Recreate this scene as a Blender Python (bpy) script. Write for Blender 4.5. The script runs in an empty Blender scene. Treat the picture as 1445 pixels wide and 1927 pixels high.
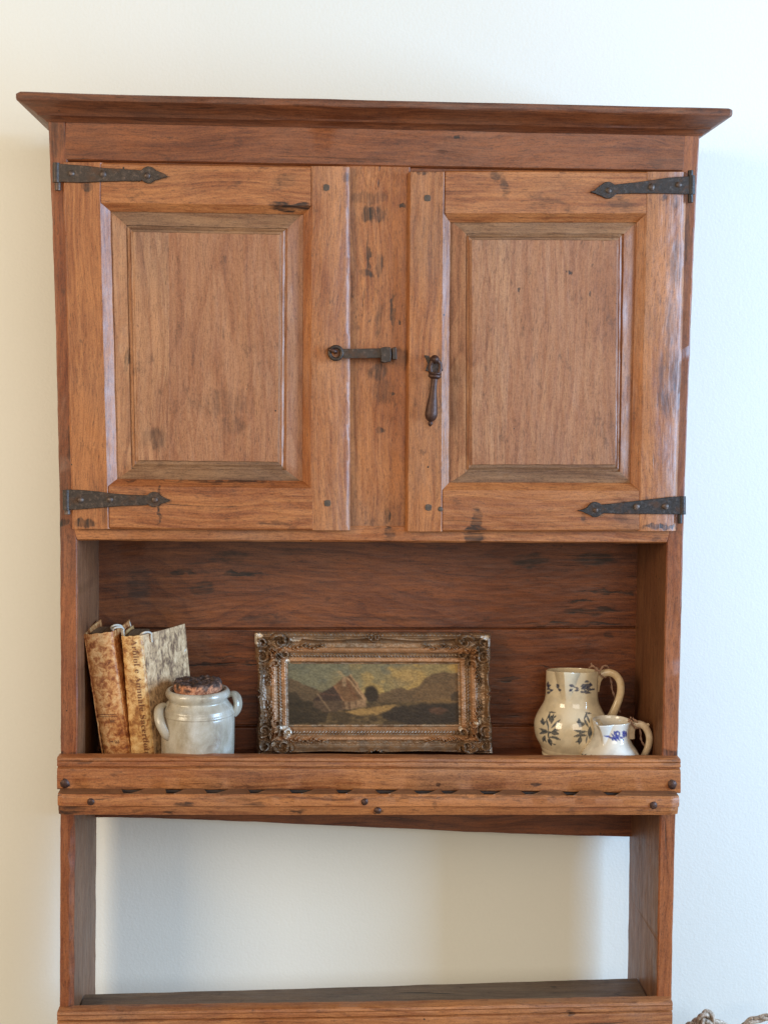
import bpy, bmesh, math, random
import numpy as np
from mathutils import Vector, noise
R = math.radians
rng = random.Random(7)
sc = bpy.context.scene
COL = sc.collection

# ------------------------------------------------------------------ camera
F_PX, W_PX, H_PX = 2343.0, 1445.0, 1927.0
EYE = Vector((0.0, -1.9, 1.55))
YAW, PITCH, ROLL = math.atan((722.5 - 610) / F_PX), math.atan(.0921), .0114
f0 = Vector((math.sin(YAW) * math.cos(PITCH), math.cos(YAW) * math.cos(PITCH), -math.sin(PITCH)))
r0 = Vector((math.cos(YAW), -math.sin(YAW), 0)); u0 = r0.cross(f0)
CR = r0 * math.cos(ROLL) + u0 * math.sin(ROLL)
CU = u0 * math.cos(ROLL) - r0 * math.sin(ROLL)
CF = f0
cam_d = bpy.data.cameras.new('camera'); cam = bpy.data.objects.new('camera', cam_d); COL.objects.link(cam)
from mathutils import Matrix
M3 = Matrix((CR, CU, -CF)).transposed()
cam.matrix_world = Matrix.Translation(EYE) @ M3.to_4x4()
cam_d.sensor_fit = 'HORIZONTAL'; cam_d.sensor_width = 36; cam_d.lens = F_PX / W_PX * 36
cam_d.clip_end = 50; cam_d.clip_start = .05
sc.camera = cam

def P(px, py, Y=0.0):
    """measured photo point -> the real point on the vertical plane at depth Y"""
    d = CF + CR * ((px - W_PX / 2) / F_PX) + CU * (-(py - H_PX / 2) / F_PX)
    t = (Y - EYE.y) / d.y
    return EYE + d * t
def PZ(px, py, z):
    d = CF + CR * ((px - W_PX / 2) / F_PX) + CU * (-(py - H_PX / 2) / F_PX)
    return EYE + d * ((z - EYE.z) / d.z)
def mpp(Y): return (Y + 1.9) / F_PX          # metres per photo pixel at depth Y

# ------------------------------------------------------------------ light
w = bpy.data.worlds.new('World'); sc.world = w; w.use_nodes = True
bg = w.node_tree.nodes['Background']; bg.inputs[0].default_value = (1.0, .87, .68, 1); bg.inputs[1].default_value = .36
def area(name, loc, target, sx, sy, power, col):
    l = bpy.data.lights.new(name, 'AREA'); l.shape = 'RECTANGLE'; l.size = sx; l.size_y = sy; l.energy = power; l.color = col
    o = bpy.data.objects.new(name, l); COL.objects.link(o); o.location = loc
    o.rotation_euler = (Vector(target) - Vector(loc)).to_track_quat('-Z', 'Y').to_euler(); return o
area('window_light_right', (3.1, -1.30, 1.75), (0, .1, 1.35), 1.0, 1.5, 184, (.39, .65, 1.0))
area('fill_light_front', (.9, -3.4, 2.2), (.1, 0, 1.4), 1.8, 1.4, 29, (1.0, .93, .82))  # soft fill added from the camera side to lift the front, no actual window
area('room_lamp_left', (-2.3, -2.1, 2.1), (0, .1, 1.35), 1.2, 1.2, 54, (1.0, .82, .58))
sc.view_settings.view_transform = 'Standard'; sc.view_settings.look = 'None'
sc.view_settings.exposure = 0.0; sc.view_settings.gamma = 1.0
sc.render.engine = 'CYCLES'
sc.cycles.max_bounces = 8

# ------------------------------------------------------------------ helpers
def lin(c):
    return tuple(((v / 255) / 12.92 if v / 255 <= .04045 else ((v / 255 + .055) / 1.055) ** 2.4) for v in c)
def tag(o, label=None, cat=None, group=None, kind=None):
    if label: o['label'] = label
    if cat: o['category'] = cat
    if group: o['group'] = group
    if kind: o['kind'] = kind
    return o
def empty(name, loc, parent=None):
    o = bpy.data.objects.new(name, None); COL.objects.link(o); o.empty_display_size = .02
    if parent is not None:
        o.parent = parent; o.location = Vector(loc) - wl(parent)
    else: o.location = loc
    return o
def wl(o):
    v = Vector(o.location)
    while o.parent is not None:
        o = o.parent; v = v + Vector(o.location)
    return v
def mesh(name, verts, faces, mat, parent=None, smooth=True, angle=35, bevel=0, loc=None, cols=None, seg=2):
    """one mesh object; verts in world metres"""
    vs = [Vector(v) for v in verts]
    base = wl(parent) if parent is not None else Vector((0, 0, 0))
    c = Vector(loc) if loc is not None else sum(vs, Vector()) / len(vs)
    me = bpy.data.meshes.new(name); me.from_pydata([tuple(v - c) for v in vs], [], faces)
    bm = bmesh.new(); bm.from_mesh(me); bmesh.ops.recalc_face_normals(bm, faces=bm.faces); bm.to_mesh(me); bm.free()
    if smooth:
        me.polygons.foreach_set('use_smooth', [True] * len(me.polygons))
        me.set_sharp_from_angle(angle=R(angle))
    if cols is not None:
        a = me.color_attributes.new('Col', 'FLOAT_COLOR', 'POINT')
        arr = np.ones((len(vs), 4), dtype=np.float32); arr[:, :3] = np.asarray(cols, dtype=np.float32)
        a.data.foreach_set('color', arr.ravel())
    me.materials.append(mat)
    o = bpy.data.objects.new(name, me); COL.objects.link(o); o.location = c - base; o.parent = parent
    if bevel:
        m = o.modifiers.new('bevel', 'BEVEL'); m.width = bevel; m.segments = seg; m.limit_method = 'ANGLE'; m.angle_limit = R(40)
        m.harden_normals = True
    return o
def resample(pl, n):
    pl = [Vector(p) for p in pl]
    L = [0]
    for a, b in zip(pl, pl[1:]): L.append(L[-1] + (b - a).length)
    out = []
    for i in range(n + 1):
        t = L[-1] * i / n; k = 0
        while k < len(pl) - 2 and L[k + 1] < t: k += 1
        s = (t - L[k]) / max(1e-9, L[k + 1] - L[k]); out.append(pl[k].lerp(pl[k + 1], s))
    return out
def strip(name, A, B, Yf, prof, mat, parent, n=24, jit=.0005, bevel=.0012, world=False, seed=None, chamB=None):
    """a board: long edges A and B (photo points on the plane Yf), cross-section prof =
       [(u, v, depth)]: point at A + u*(B-A) + v metres along A->B, pushed back by depth."""
    sd = seed if seed is not None else rng.random() * 90
    if not world:
        A = [P(*p, Yf) for p in A]; B = [P(*p, Yf) for p in B]
    A = resample(A, n); B = resample(B, n)
    for pl in (A, B):
        for _ in range(n // 6):
            q_ = [p.copy() for p in pl]
            for i in range(1, n): pl[i] = (q_[i - 1] + q_[i] * 2 + q_[i + 1]) / 4
    vs = []; m = len(prof)
    for i in range(n + 1):
        a, b = A[i], B[i]; w_ = (b - a); d = w_.normalized()
        for j, (u, v, dep) in enumerate(prof):
            if chamB and u == 1 and dep < .01:
                cw_, cd_ = chamB(i / n)
                if dep == 0: v = -cw_
                else: dep = cd_
            s = .15 if dep < .001 else 1
            k = jit * (1 if 0 < i < n else .5)
            na = noise.noise(Vector((i * .37 + sd, j * 3.1, sd * 2))) + .5 * noise.noise(Vector((i * .9 + sd, j * 5.1, 3)))
            nb = noise.noise(Vector((i * .31 - sd, j * 2.3, sd * 3)))
            vs.append(a + w_ * u + d * (v + na * k) + Vector((0, dep + nb * k * s, 0)))
    fs = []
    for i in range(n):
        for j in range(m):
            j2 = (j + 1) % m
            fs.append((i * m + j, i * m + j2, (i + 1) * m + j2, (i + 1) * m + j))
    fs.append(tuple(range(m))); fs.append(tuple(range(n * m, n * m + m)))
    return mesh(name, vs, fs, mat, parent, bevel=bevel)
def prof(t, ca=(.0015, .0015), cb=(.0015, .0015)):
    """plain board cross-section with arris (width, depth) on the A and B sides"""
    return [(0, 0, t), (0, 0, ca[1]), (0, ca[0], 0), (1, -cb[0], 0), (1, 0, cb[1]), (1, 0, t)]
def extrude(name, pts, Yf, t, mat, parent, bevel=.0008, jit=.0003, world=False, back=None):
    ps = pts if world else [P(x, y, Yf) for x, y in pts]
    n = len(ps); vs = []
    for p in ps:
        vs.append(p + Vector((rng.uniform(-jit, jit), 0, rng.uniform(-jit, jit))))
    for p in ps: vs.append(p + Vector((0, t, 0)))
    fs = [tuple(range(n)), tuple(range(2 * n - 1, n - 1, -1))] + [(i, (i + 1) % n, n + (i + 1) % n, n + i) for i in range(n)]
    return mesh(name, vs, fs, mat, parent, bevel=bevel)
def tube(name, pts, rad, mat, parent=None, nseg=10, flat=1.0, loc=None, smooth_n=0, up=Vector((0, 0, 1)), cap=True, twist=0):
    pts = [Vector(p) for p in pts]
    if smooth_n:
        out = []
        N = len(pts)
        for i in range(N - 1):
            p0, p1, p2, p3 = pts[max(i - 1, 0)], pts[i], pts[i + 1], pts[min(i + 2, N - 1)]
            for k in range(smooth_n):
                t = k / smooth_n
                out.append(.5 * ((2 * p1) + (p2 - p0) * t + (2 * p0 - 5 * p1 + 4 * p2 - p3) * t * t + (3 * p1 - p0 - 3 * p2 + p3) * t ** 3))
        out.append(pts[-1]); 
        rs = rad if callable(rad) else None
        pts = out
    n = len(pts); vs = []; fs = []
    prev = None
    for i, p in enumerate(pts):
        t = (pts[min(i + 1, n - 1)] - pts[max(i - 1, 0)]).normalized()
        if prev is None:
            a = t.cross(up)
            if a.length < 1e-3: a = t.cross(Vector((1, 0, 0)))
            a.normalize()
        else:
            a = (prev - t * prev.dot(t)).normalized()
        prev = a; b = t.cross(a)
        r = rad(i / (n - 1)) if callable(rad) else rad
        for k in range(nseg):
            th = 2 * math.pi * k / nseg
            vs.append(p + a * (math.cos(th) * r) + b * (math.sin(th) * r * flat))
    for i in range(n - 1):
        for k in range(nseg):
            k2 = (k + 1) % nseg
            fs.append((i * nseg + k, i * nseg + k2, (i + 1) * nseg + k2, (i + 1) * nseg + k))
    if cap: fs += [tuple(range(nseg)), tuple(range((n - 1) * nseg, n * nseg))]
    if name is None: return vs, fs
    return mesh(name, vs, fs, mat, parent, loc=loc, angle=60)
def join(parts):
    V, Fc = [], []
    for vs, fs in parts:
        o = len(V); V += list(vs); Fc += [tuple(i + o for i in f) for f in fs]
    return V, Fc

# ------------------------------------------------------------------ node helper
class N:
    def __init__(s, name):
        s.m = bpy.data.materials.new(name); s.m.use_nodes = True; s.t = s.m.node_tree
        s.b = s.t.nodes['Principled BSDF']
    def n(s, typ, **kw):
        o = s.t.nodes.new('ShaderNode' + typ)
        for k, v in kw.items(): setattr(o, k, v)
        return o
    def put(s, sock, v):
        if v is None: return
        if hasattr(v, 'is_linked') or hasattr(v, 'links'): s.t.links.new(v, sock)
        else: sock.default_value = v
    def math(s, op, a, b=None, c=None, clamp=False):
        o = s.n('Math', operation=op, use_clamp=clamp)
        s.put(o.inputs[0], a); s.put(o.inputs[1], b)
        if c is not None: s.put(o.inputs[2], c)
        return o.outputs[0]
    def vm(s, op, a, b=None):
        o = s.n('VectorMath', operation=op); s.put(o.inputs[0], a); s.put(o.inputs[1], b)
        return o.outputs['Value'] if op in ('LENGTH', 'DOT_PRODUCT', 'DISTANCE') else o.outputs[0]
    def noise(s, v, scale=1, detail=3, rough=.55, dist=0):
        o = s.n('TexNoise'); s.put(o.inputs['Vector'], v); o.inputs['Scale'].default_value = scale
        o.inputs['Detail'].default_value = detail; o.inputs['Roughness'].default_value = rough; o.inputs['Distortion'].default_value = dist
        return o.outputs[0]
    def maprange(s, v, a, b, c=0, d=1, smooth=False):
        o = s.n('MapRange'); o.interpolation_type = 'SMOOTHSTEP' if smooth else 'LINEAR'
        s.put(o.inputs[0], v)
        for i, x in zip((1, 2, 3, 4), (a, b, c, d)): o.inputs[i].default_value = x
        return o.outputs[0]
    def mix(s, f, a, b, mode='MIX'):
        o = s.n('Mix', data_type='RGBA', blend_type=mode); s.put(o.inputs[0], f)
        for i, x in ((6, a), (7, b)):
            if isinstance(x, tuple) and len(x) == 3: x = x + (1,)
            s.put(o.inputs[i], x)
        return o.outputs[2]
    def ramp(s, f, stops):
        o = s.n('ValToRGB'); s.put(o.inputs[0], f); e = o.color_ramp.elements
        while len(e) > 1: e.remove(e[-1])
        e[0].position = stops[0][0]; e[0].color = stops[0][1] + (1,)
        for p, c in stops[1:]:
            q = e.new(p); q.color = c + (1,)
        return o.outputs[0]
    def bump(s, h, strength, dist, normal=None):
        o = s.n('Bump'); o.inputs['Strength'].default_value = strength; o.inputs['Distance'].default_value = dist
        s.put(o.inputs['Height'], h)
        if normal is not None: s.put(o.inputs['Normal'], normal)
        return o.outputs[0]
    def out(s, color=None, rough=None, normal=None, **kw):
        s.put(s.b.inputs['Base Color'], color + (1,) if isinstance(color, tuple) and len(color) == 3 else color)
        s.put(s.b.inputs['Roughness'], rough)
        if normal is not None: s.put(s.b.inputs['Normal'], normal)
        for k, v in kw.items(): s.put(s.b.inputs[k.replace('_', ' ')], v)
        return s.m

def wood(name, axis, tone, spots=(), rings=.5, wear=1.0, rough=.44, cracks=1.0, redness=0.0, blot=1.0, seams=()):
    """tone = (dark, mid, light) linear colours; axis of the grain; spots = [(px,py,rx,ry,strength,Y)] knots and stains"""
    g = N(name)
    pos = g.n('NewGeometry').outputs['Position']
    rnd = g.n('ObjectInfo').outputs['Random']
    off = g.vm('MULTIPLY', g.n('CombineXYZ').outputs[0], (1, 1, 1))
    cx = g.n('CombineXYZ'); g.put(cx.inputs[0], g.math('MULTIPLY', rnd, 13.7)); g.put(cx.inputs[1], g.math('MULTIPLY', rnd, 5.1)); g.put(cx.inputs[2], g.math('MULTIPLY', rnd, 29.3))
    p = g.vm('ADD', pos, cx.outputs[0])
    stp = None
    if seams:
        sx0 = g.n('SeparateXYZ'); g.put(sx0.inputs[0], pos)
        for (spx, spy) in seams:
            t_ = g.math('GREATER_THAN', sx0.outputs[0], P(spx, spy, YD).x); stp = t_ if stp is None else g.math('ADD', stp, t_)
        cc_ = g.n('CombineXYZ'); g.put(cc_.inputs[0], g.math('MULTIPLY', stp, 3.3)); g.put(cc_.inputs[2], g.math('MULTIPLY', stp, 7.7)); p = g.vm('ADD', p, cc_.outputs[0])
    def sv(al, ac):   # scale vector: al along grain, ac across
        return {'x': (al, ac, ac), 'z': (ac, ac, al), 'y': (ac, al, ac)}[axis]
    # slow warp so that the fibres wander
    wv = g.n('TexNoise'); g.put(wv.inputs['Vector'], g.vm('MULTIPLY', p, sv(3.0, 7.0))); wv.inputs['Scale'].default_value = 1; wv.inputs['Detail'].default_value = 2
    warp = g.vm('MULTIPLY', g.vm('SUBTRACT', wv.outputs['Color'], (.5, .5, .5)), sv(0, .05))
    q = g.vm('ADD', p, warp)
    fib = g.noise(g.vm('MULTIPLY', q, sv(5, 190)), 1, 5, .62)
    fib2 = g.noise(g.vm('MULTIPLY', q, sv(14, 520)), 1, 3, .6)
    stk = g.noise(g.vm('MULTIPLY', q, sv(1.6, 34)), 1, 4, .6, .3)
    blo = g.noise(g.vm('MULTIPLY', p, sv(5, 9)), 1, 5, .62, .4)
    # growth rings (cathedral figure)
    sp = g.n('SeparateXYZ'); g.put(sp.inputs[0], q)
    across = sp.outputs[0] if axis != 'x' else sp.outputs[2]
    lowf = g.noise(g.vm('MULTIPLY', p, sv(1.7, 6.5)), 1, 2, .45, .2)
    rg = g.math('FRACT', g.math('ADD', g.math('MULTIPLY', lowf, 13.0), g.math('MULTIPLY', across, 34.0)))
    rg = g.math('MULTIPLY', g.math('POWER', rg, 3.0), g.maprange(rg, .9, 1.0, 1, 0, True))
    f = g.math('ADD', g.math('MULTIPLY', fib, .58), g.math('MULTIPLY', stk, .36))
    f = g.math('ADD', f, g.math('MULTIPLY', blo, .34 * blot))
    f = g.math('ADD', f, g.math('MULTIPLY', fib2, .22))
    f = g.math('SUBTRACT', f, g.math('MULTIPLY', rg, .10 * rings))
    fac = g.maprange(f, .43 + .17 * (blot - 1), .87 + .17 * (blot - 1), 0, 1)
    d, m_, l = tone
    vd = tuple(x * .45 for x in d)
    c = g.ramp(fac, [(0.0, vd), (.16, d), (.50, m_), (.85, l), (1.0, tuple(min(1, x * 1.15) for x in l))])
    # slow hue drift: greyer / redder zones
    hz = g.noise(g.vm('MULTIPLY', p, (4.3, 4.3, 3.7)), 1, 3, .5)
    gray = tuple((sum(m_) / 3) * k for k in (1.22, .95, .72))
    c = g.mix(g.maprange(hz, .50, .74, 0, .34 * blot), c, gray)
    red = (m_[0] * .88, m_[1] * .72, m_[2] * .62)
    c = g.mix(g.maprange(hz, .44, .25, 0, .45), c, red)
    if stp is not None: c = g.mix(g.math('MULTIPLY', g.math('PINGPONG', stp, 1), .35), c, tuple(x * k for x, k in zip(m_, (1.1, 1.0, .92))))
    # long drying cracks, pores and grime
    ck = g.noise(g.vm('MULTIPLY', q, sv(2.3, 120)), 1, 2, .5, .2)
    ckm = g.math('MULTIPLY', g.maprange(ck, .685, .73, 0, 1), .75 * cracks)
    ckm = g.math('MULTIPLY', ckm, g.maprange(blo, .42, .56, 1, .15))
    c = g.mix(ckm, c, tuple(x * .12 for x in d))
    po = g.noise(g.vm('MULTIPLY', q, sv(70, 900)), 1, 1, .5)
    c = g.mix(g.maprange(po, .58, .70, 0, .5), c, tuple(x * .3 for x in d))
    sk = g.noise(g.vm('MULTIPLY', p, sv(420, 620)), 1, 2, .6)
    c = g.mix(g.maprange(sk, .5, .75, 0, .22), c, tuple(min(1, x * 1.5) for x in l))
    c = g.mix(g.maprange(sk, .5, .28, 0, .35), c, tuple(x * .5 for x in d))
    gr = g.noise(g.vm('MULTIPLY', p, sv(30, 55)), 1, 5, .7)
    c = g.mix(g.math('MULTIPLY', g.maprange(gr, .60, .70, 0, .45), wear), c, tuple(x * .28 for x in d))
    # worm holes
    vo = g.n('TexVoronoi'); g.put(vo.inputs['Vector'], p); vo.inputs['Scale'].default_value = 46
    vc = g.n('SeparateXYZ'); g.put(vc.inputs[0], vo.outputs['Color'])
    wh = g.math('MULTIPLY', g.math('LESS_THAN', vo.outputs['Distance'], .07), g.math('GREATER_THAN', vc.outputs[0], .93))
    c = g.mix(wh, c, (.015, .008, .005))
    hgt = g.math('ADD', g.math('MULTIPLY', fib, .35), g.math('MULTIPLY', fib2, .25))
    hgt = g.math('SUBTRACT', hgt, g.math('MULTIPLY', ckm, .9))
    if spots:
        wb = g.n('TexNoise'); g.put(wb.inputs['Vector'], g.vm('MULTIPLY', pos, sv(40, 90))); wb.inputs['Scale'].default_value = 1; wb.inputs['Detail'].default_value = 4
        wob = g.vm('MULTIPLY', g.vm('SUBTRACT', wb.outputs['Color'], (.5, .5, .5)), (.022, .0, .022))
        pw = g.vm('ADD', pos, wob)
        tot = None
        for (x, y, rx, ry, st, Y) in spots:
            c0 = P(x, y, Y); s_ = mpp(Y)
            dv = g.vm('MULTIPLY', g.vm('SUBTRACT', pw, (c0.x, c0.y, c0.z)), (1 / (rx * s_), 0, 1 / (ry * s_)))
            mk = g.maprange(g.vm('LENGTH', dv), .60, 1.12, st, 0, True)
            tot = mk if tot is None else g.math('MAXIMUM', tot, mk)
        fibm = g.math('MULTIPLY', g.maprange(fib, .40, .60, 1.0, .42), g.maprange(gr, .38, .52, .6, 1.0))
        tot = g.math('MULTIPLY', tot, 1.5, clamp=True)
        tot = g.math('MULTIPLY', tot, fibm)
        c = g.mix(tot, c, tuple(x * .16 for x in (d[0], d[1] * 1.1, d[2] * 1.3)))
        hgt = g.math('SUBTRACT', hgt, g.math('MULTIPLY', tot, .35))
    und = g.noise(g.vm('MULTIPLY', p, sv(9, 22)), 1, 3, .6)
    nrm = g.bump(und, .55, .006)
    nrm = g.bump(hgt, .45, .0011, nrm)
    ro = g.math('ADD', g.math('MULTIPLY', gr, .28), rough - .12)
    return g.out(c, ro, nrm, Specular_IOR_Level=.6)

def iron(name, base=(.040, .030, .025), light=(.17, .115, .085)):
    g = N(name); pos = g.n('NewGeometry').outputs['Position']
    a = g.noise(pos, 160, 5, .65); b = g.noise(pos, 700, 3, .6)
    c = g.ramp(a, [(.3, base), (.55, tuple(x * 1.5 for x in base)), (.75, light)])
    n_ = g.bump(g.math('ADD', a, g.math('MULTIPLY', b, .5)), .55, .0012)
    rs = g.noise(pos, 45, 4, .65); c = g.mix(g.maprange(rs, .52, .66, 0, .55), c, (.10, .045, .022))
    return g.out(c, g.math('ADD', g.math('MULTIPLY', a, .45), .22), n_, Metallic=.5)

def wall_mat():
    g = N('painted_wall'); pos = g.n('NewGeometry').outputs['Position']
    a = g.noise(pos, 210, 3, .5); b = g.noise(pos, 70, 3, .5); c = g.noise(pos, 2.2, 3, .5)
    col = g.mix(g.maprange(c, .3, .7), (.79, .785, .72), (.82, .812, .755))
    col = g.mix(g.maprange(a, .3, .7, 0, .06), col, (.6, .6, .58))
    return g.out(col, .62, g.bump(g.math('ADD', a, g.math('MULTIPLY', b, .7)), .22, .0018), Specular_IOR_Level=.3)

def plain(name, c1, c2, scale=80, rough=.6, bump=.3, bd=.001, metallic=0, spec=.5):
    g = N(name); pos = g.n('NewGeometry').outputs['Position']
    a = g.noise(pos, scale, 5, .6)
    return g.out(g.mix(g.maprange(a, .3, .7), c1, c2), rough, g.bump(a, bump, bd), Metallic=metallic, Specular_IOR_Level=spec)

# ------------------------------------------------------------------ wood tones (linear)
K = .61
def tone(*c): return tuple(tuple(v * K * k for v, k in zip(lin(x), (1.0, .84, .62))) for x in c)
T_DOOR = tone((108, 56, 28), (172, 104, 60), (212, 146, 96))
T_PANEL = tone((130, 82, 60), (182, 128, 100), (210, 162, 132))
T_FRIEZE = tone((82, 40, 20), (134, 74, 42), (170, 104, 64))
T_CORN = tone((62, 30, 18), (108, 58, 34), (150, 90, 56))
T_BACK = tone((70, 34, 18), (122, 66, 36), (158, 94, 54))
T_SIDE = tone((98, 46, 26), (150, 84, 50), (184, 116, 76))
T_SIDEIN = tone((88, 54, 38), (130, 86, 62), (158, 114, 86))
T_LOW = tone((70, 54, 44), (108, 86, 72), (138, 116, 98))
T_END = tone((96, 64, 46), (148, 108, 80), (180, 142, 112))

YB = .18          # front of the back boards
YD = -.014        # face of the doors
SH = EYE.z - .588 # top of the middle shelf at its front edge; it sags towards the back
def shz(Y): return SH - .010 * max(0, Y) / .18
def pix(v):
    d = Vector(v) - EYE; k = F_PX / d.dot(CF)
    return W_PX / 2 + d.dot(CR) * k, H_PX / 2 - d.dot(CU) * k
spot0 = lambda L, Y: [(x, y, a, b, s, Y) for x, y, a, b, s in L]
m_frieze = wood('wood_frieze', 'x', T_FRIEZE, spot0([(863, 258, 6, 3, .9), (690, 300, 60, 5, .3), (1236, 305, 18, 10, .3)], 0), rings=.5)
m_corn = wood('wood_cornice', 'x', T_CORN, rings=.3, rough=.40)
m_side = wood('wood_side', 'z', T_SIDE, spot0([(105, 260, 18, 40, .45), (133, 830, 5, 40, .7), (120, 985, 10, 8, .8), (1262, 1416, 22, 8, .6), (128, 1420, 22, 6, .6), (1290, 440, 8, 60, .35)], 0), rings=.4)
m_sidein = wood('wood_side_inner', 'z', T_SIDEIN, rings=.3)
m_post = wood('wood_post', 'z', T_DOOR, spot0([(692, 402, 14, 16, .8), (716, 402, 14, 16, .7), (693, 480, 3, 50, .55), (715, 500, 7, 26, .55),
      (690, 515, 12, 8, .6), (714, 600, 8, 38, .35), (738, 590, 3, 45, .6), (712, 700, 20, 22, .6), (722, 735, 22, 26, .35), (740, 744, 6, 4, .9), (757, 386, 8, 5, .8), (694, 372, 40, 14, .35),
      (730, 970, 7, 18, .85), (716, 810, 10, 7, .6), (697, 600, 4, 3, .9), (755, 604, 3, 3, 1)], 0), rings=.5)
m_brail = wood('wood_bottom_rail', 'x', T_DOOR, spot0([(731, 1004, 12, 12, .9), (893, 1012, 22, 12, .9), (128, 1002, 8, 4, .9), (1235, 1014, 14, 6, .4)], 0), rings=.3)
m_dst = wood('wood_door_stile', 'z', T_DOOR, spot0([(152, 640, 6, 5, .5), (1272, 500, 14, 50, .4), (1262, 720, 30, 70, .38), (1268, 380, 12, 14, .4), (1262, 610, 14, 60, .3), (164, 352, 9, 10, .75), (1248, 372, 7, 7, .7), (160, 985, 24, 9, .75), (197, 960, 9, 30, .35),
      (655, 330, 12, 12, .35), (800, 320, 30, 5, .6), (1246, 992, 46, 5, .7)], YD), rings=.3)
m_dr = wood('wood_door_rail', 'x', T_DOOR, spot0([(548, 388, 44, 8, .95), (535, 340, 26, 14, .35), (934, 330, 14, 9, .95), (949, 350, 8, 24, .6), (1170, 385, 30, 12, .35), (1166, 372, 10, 6, .8),
      (299, 950, 3.2, 46, .85), (896, 976, 9, 24, .75), (893, 997, 24, 7, .9), (246, 905, 12, 4, .8), (516, 985, 40, 3.5, .4), (400, 904, 120, 3, .6), (1098, 975, 6, 14, .4), (1170, 964, 16, 25, .3)], YD), rings=.5)
m_panel = wood('wood_door_panel', 'z', T_PANEL, spot0([(292, 825, 26, 22, .42), (415, 760, 60, 26, .22), (440, 800, 26, 20, .28), (380, 420, 160, 8, .22), (237, 680, 5, 26, .8), (415, 880, 6, 9, .8), (390, 880, 130, 6, .4), (1020, 882, 140, 5, .4), (980, 548, 3, 5, 1), (1111, 555, 3, 6, .9), (1074, 512, 3, 5, .8), (1116, 498, 3, 4, .8)], YD), rings=1.6, cracks=.3, blot=.9, seams=((318, 640), (700, 640), (957, 640)))
m_end = wood('wood_panel_end_grain', 'x', T_END, rings=.2, cracks=.5, rough=.6)
m_back = wood('wood_back_board', 'x', T_BACK, spot0([(345, 1078, 26, 5, .85), (450, 1080, 36, 5, .95), (380, 1108, 24, 15, .55), (378, 1107, 8, 5, .8), (432, 1046, 40, 12, .5), (500, 1166, 60, 10, .4), (1120, 1050, 44, 16, .65), (1000, 1055, 40, 14, .5), (1150, 1112, 44, 4, .7), (1120, 1150, 60, 8, .6),
      (1080, 1175, 110, 4, .7), (1145, 1196, 8, 8, .8), (400, 1250, 120, 4, .7), (960, 1278, 30, 6, .8), (620, 1125, 8, 4, .6), (260, 1100, 26, 40, .4), (560, 1040, 40, 8, .25), (730, 1165, 200, 5, .3), (400, 1330, 60, 18, .4), (1140, 1114, 60, 2.2, 1), (1110, 1152, 50, 2.5, .9), (1090, 1130, 30, 2, .8), (1020, 1256, 50, 1.8, .8), (420, 1238, 60, 1.8, .7), (340, 1081, 16, 2.4, 1), (470, 1079, 26, 2.4, 1), (1180, 1118, 10, 3, .9)], YB), rings=1.2, cracks=1.3, rough=.46)
m_rail = wood('wood_shelf_rail', 'x', T_DOOR, spot0([(823, 1481, 6, 4, 1), (1010, 1480, 14, 5, .6), (165, 1436, 60, 5, .35), (1265, 1440, 24, 7, .4), (125, 1520, 40, 12, .6), (480, 1509, 22, 9, .45), (350, 1508, 20, 5, .55), (816, 1510, 5, 10, .6), (711, 1524, 9, 7, .95), (262, 1522, 12, 4, .6), (322, 1522, 16, 4, .6), (300, 1486, 300, 3, .3), (560, 1522, 20, 4, .6), (730, 1495, 500, 3, .3)], -.03), rings=.3)
m_lowrail = wood('wood_low_rail', 'x', T_DOOR, spot0([(1075, 1913, 12, 5, .9), (150, 1906, 40, 5, .6)], -.03), rings=.3)
m_low = wood('wood_low_shelf', 'x', T_LOW, rings=.2, cracks=2.0, wear=1.6, rough=.5)
m_iron = iron('hand_forged_iron'); m_iron2 = iron('dark_forged_iron', (.026, .023, .023), (.11, .095, .088))
m_nail = iron('worn_nail_iron', (.075, .052, .042), (.26, .19, .15))
m_rust = iron('rusty_brown_iron', (.050, .024, .018), (.16, .085, .06))
m_peg = plain('oak_peg', (.05, .035, .025), (.11, .075, .05), 200, .6)

# ------------------------------------------------------------------ wall
Yw = .238
wl_ = mesh('wall', [(-3.2, Yw, -.2), (4.2, Yw, -.2), (4.2, Yw, 3.4), (-3.2, Yw, 3.4), (-3.2, Yw + .12, -.2), (4.2, Yw + .12, -.2), (4.2, Yw + .12, 3.4), (-3.2, Yw + .12, 3.4)],
     [(0, 1, 2, 3), (4, 5, 6, 7), (0, 1, 5, 4), (2, 3, 7, 6), (1, 2, 6, 5), (0, 3, 7, 4)], wall_mat(), smooth=False)
tag(wl_, 'pale off-white painted wall with fine stipple behind the wooden rack', kind='structure')

# ------------------------------------------------------------------ the cabinet
bz = P(690, 2060, 0)
cab = empty('hanging_cabinet', (P(690, 1000, 0).x, .09, bz.z))
tag(cab, 'old brown wooden wall cabinet with two panelled doors, open shelf and spoon rail', 'cabinet')

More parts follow.
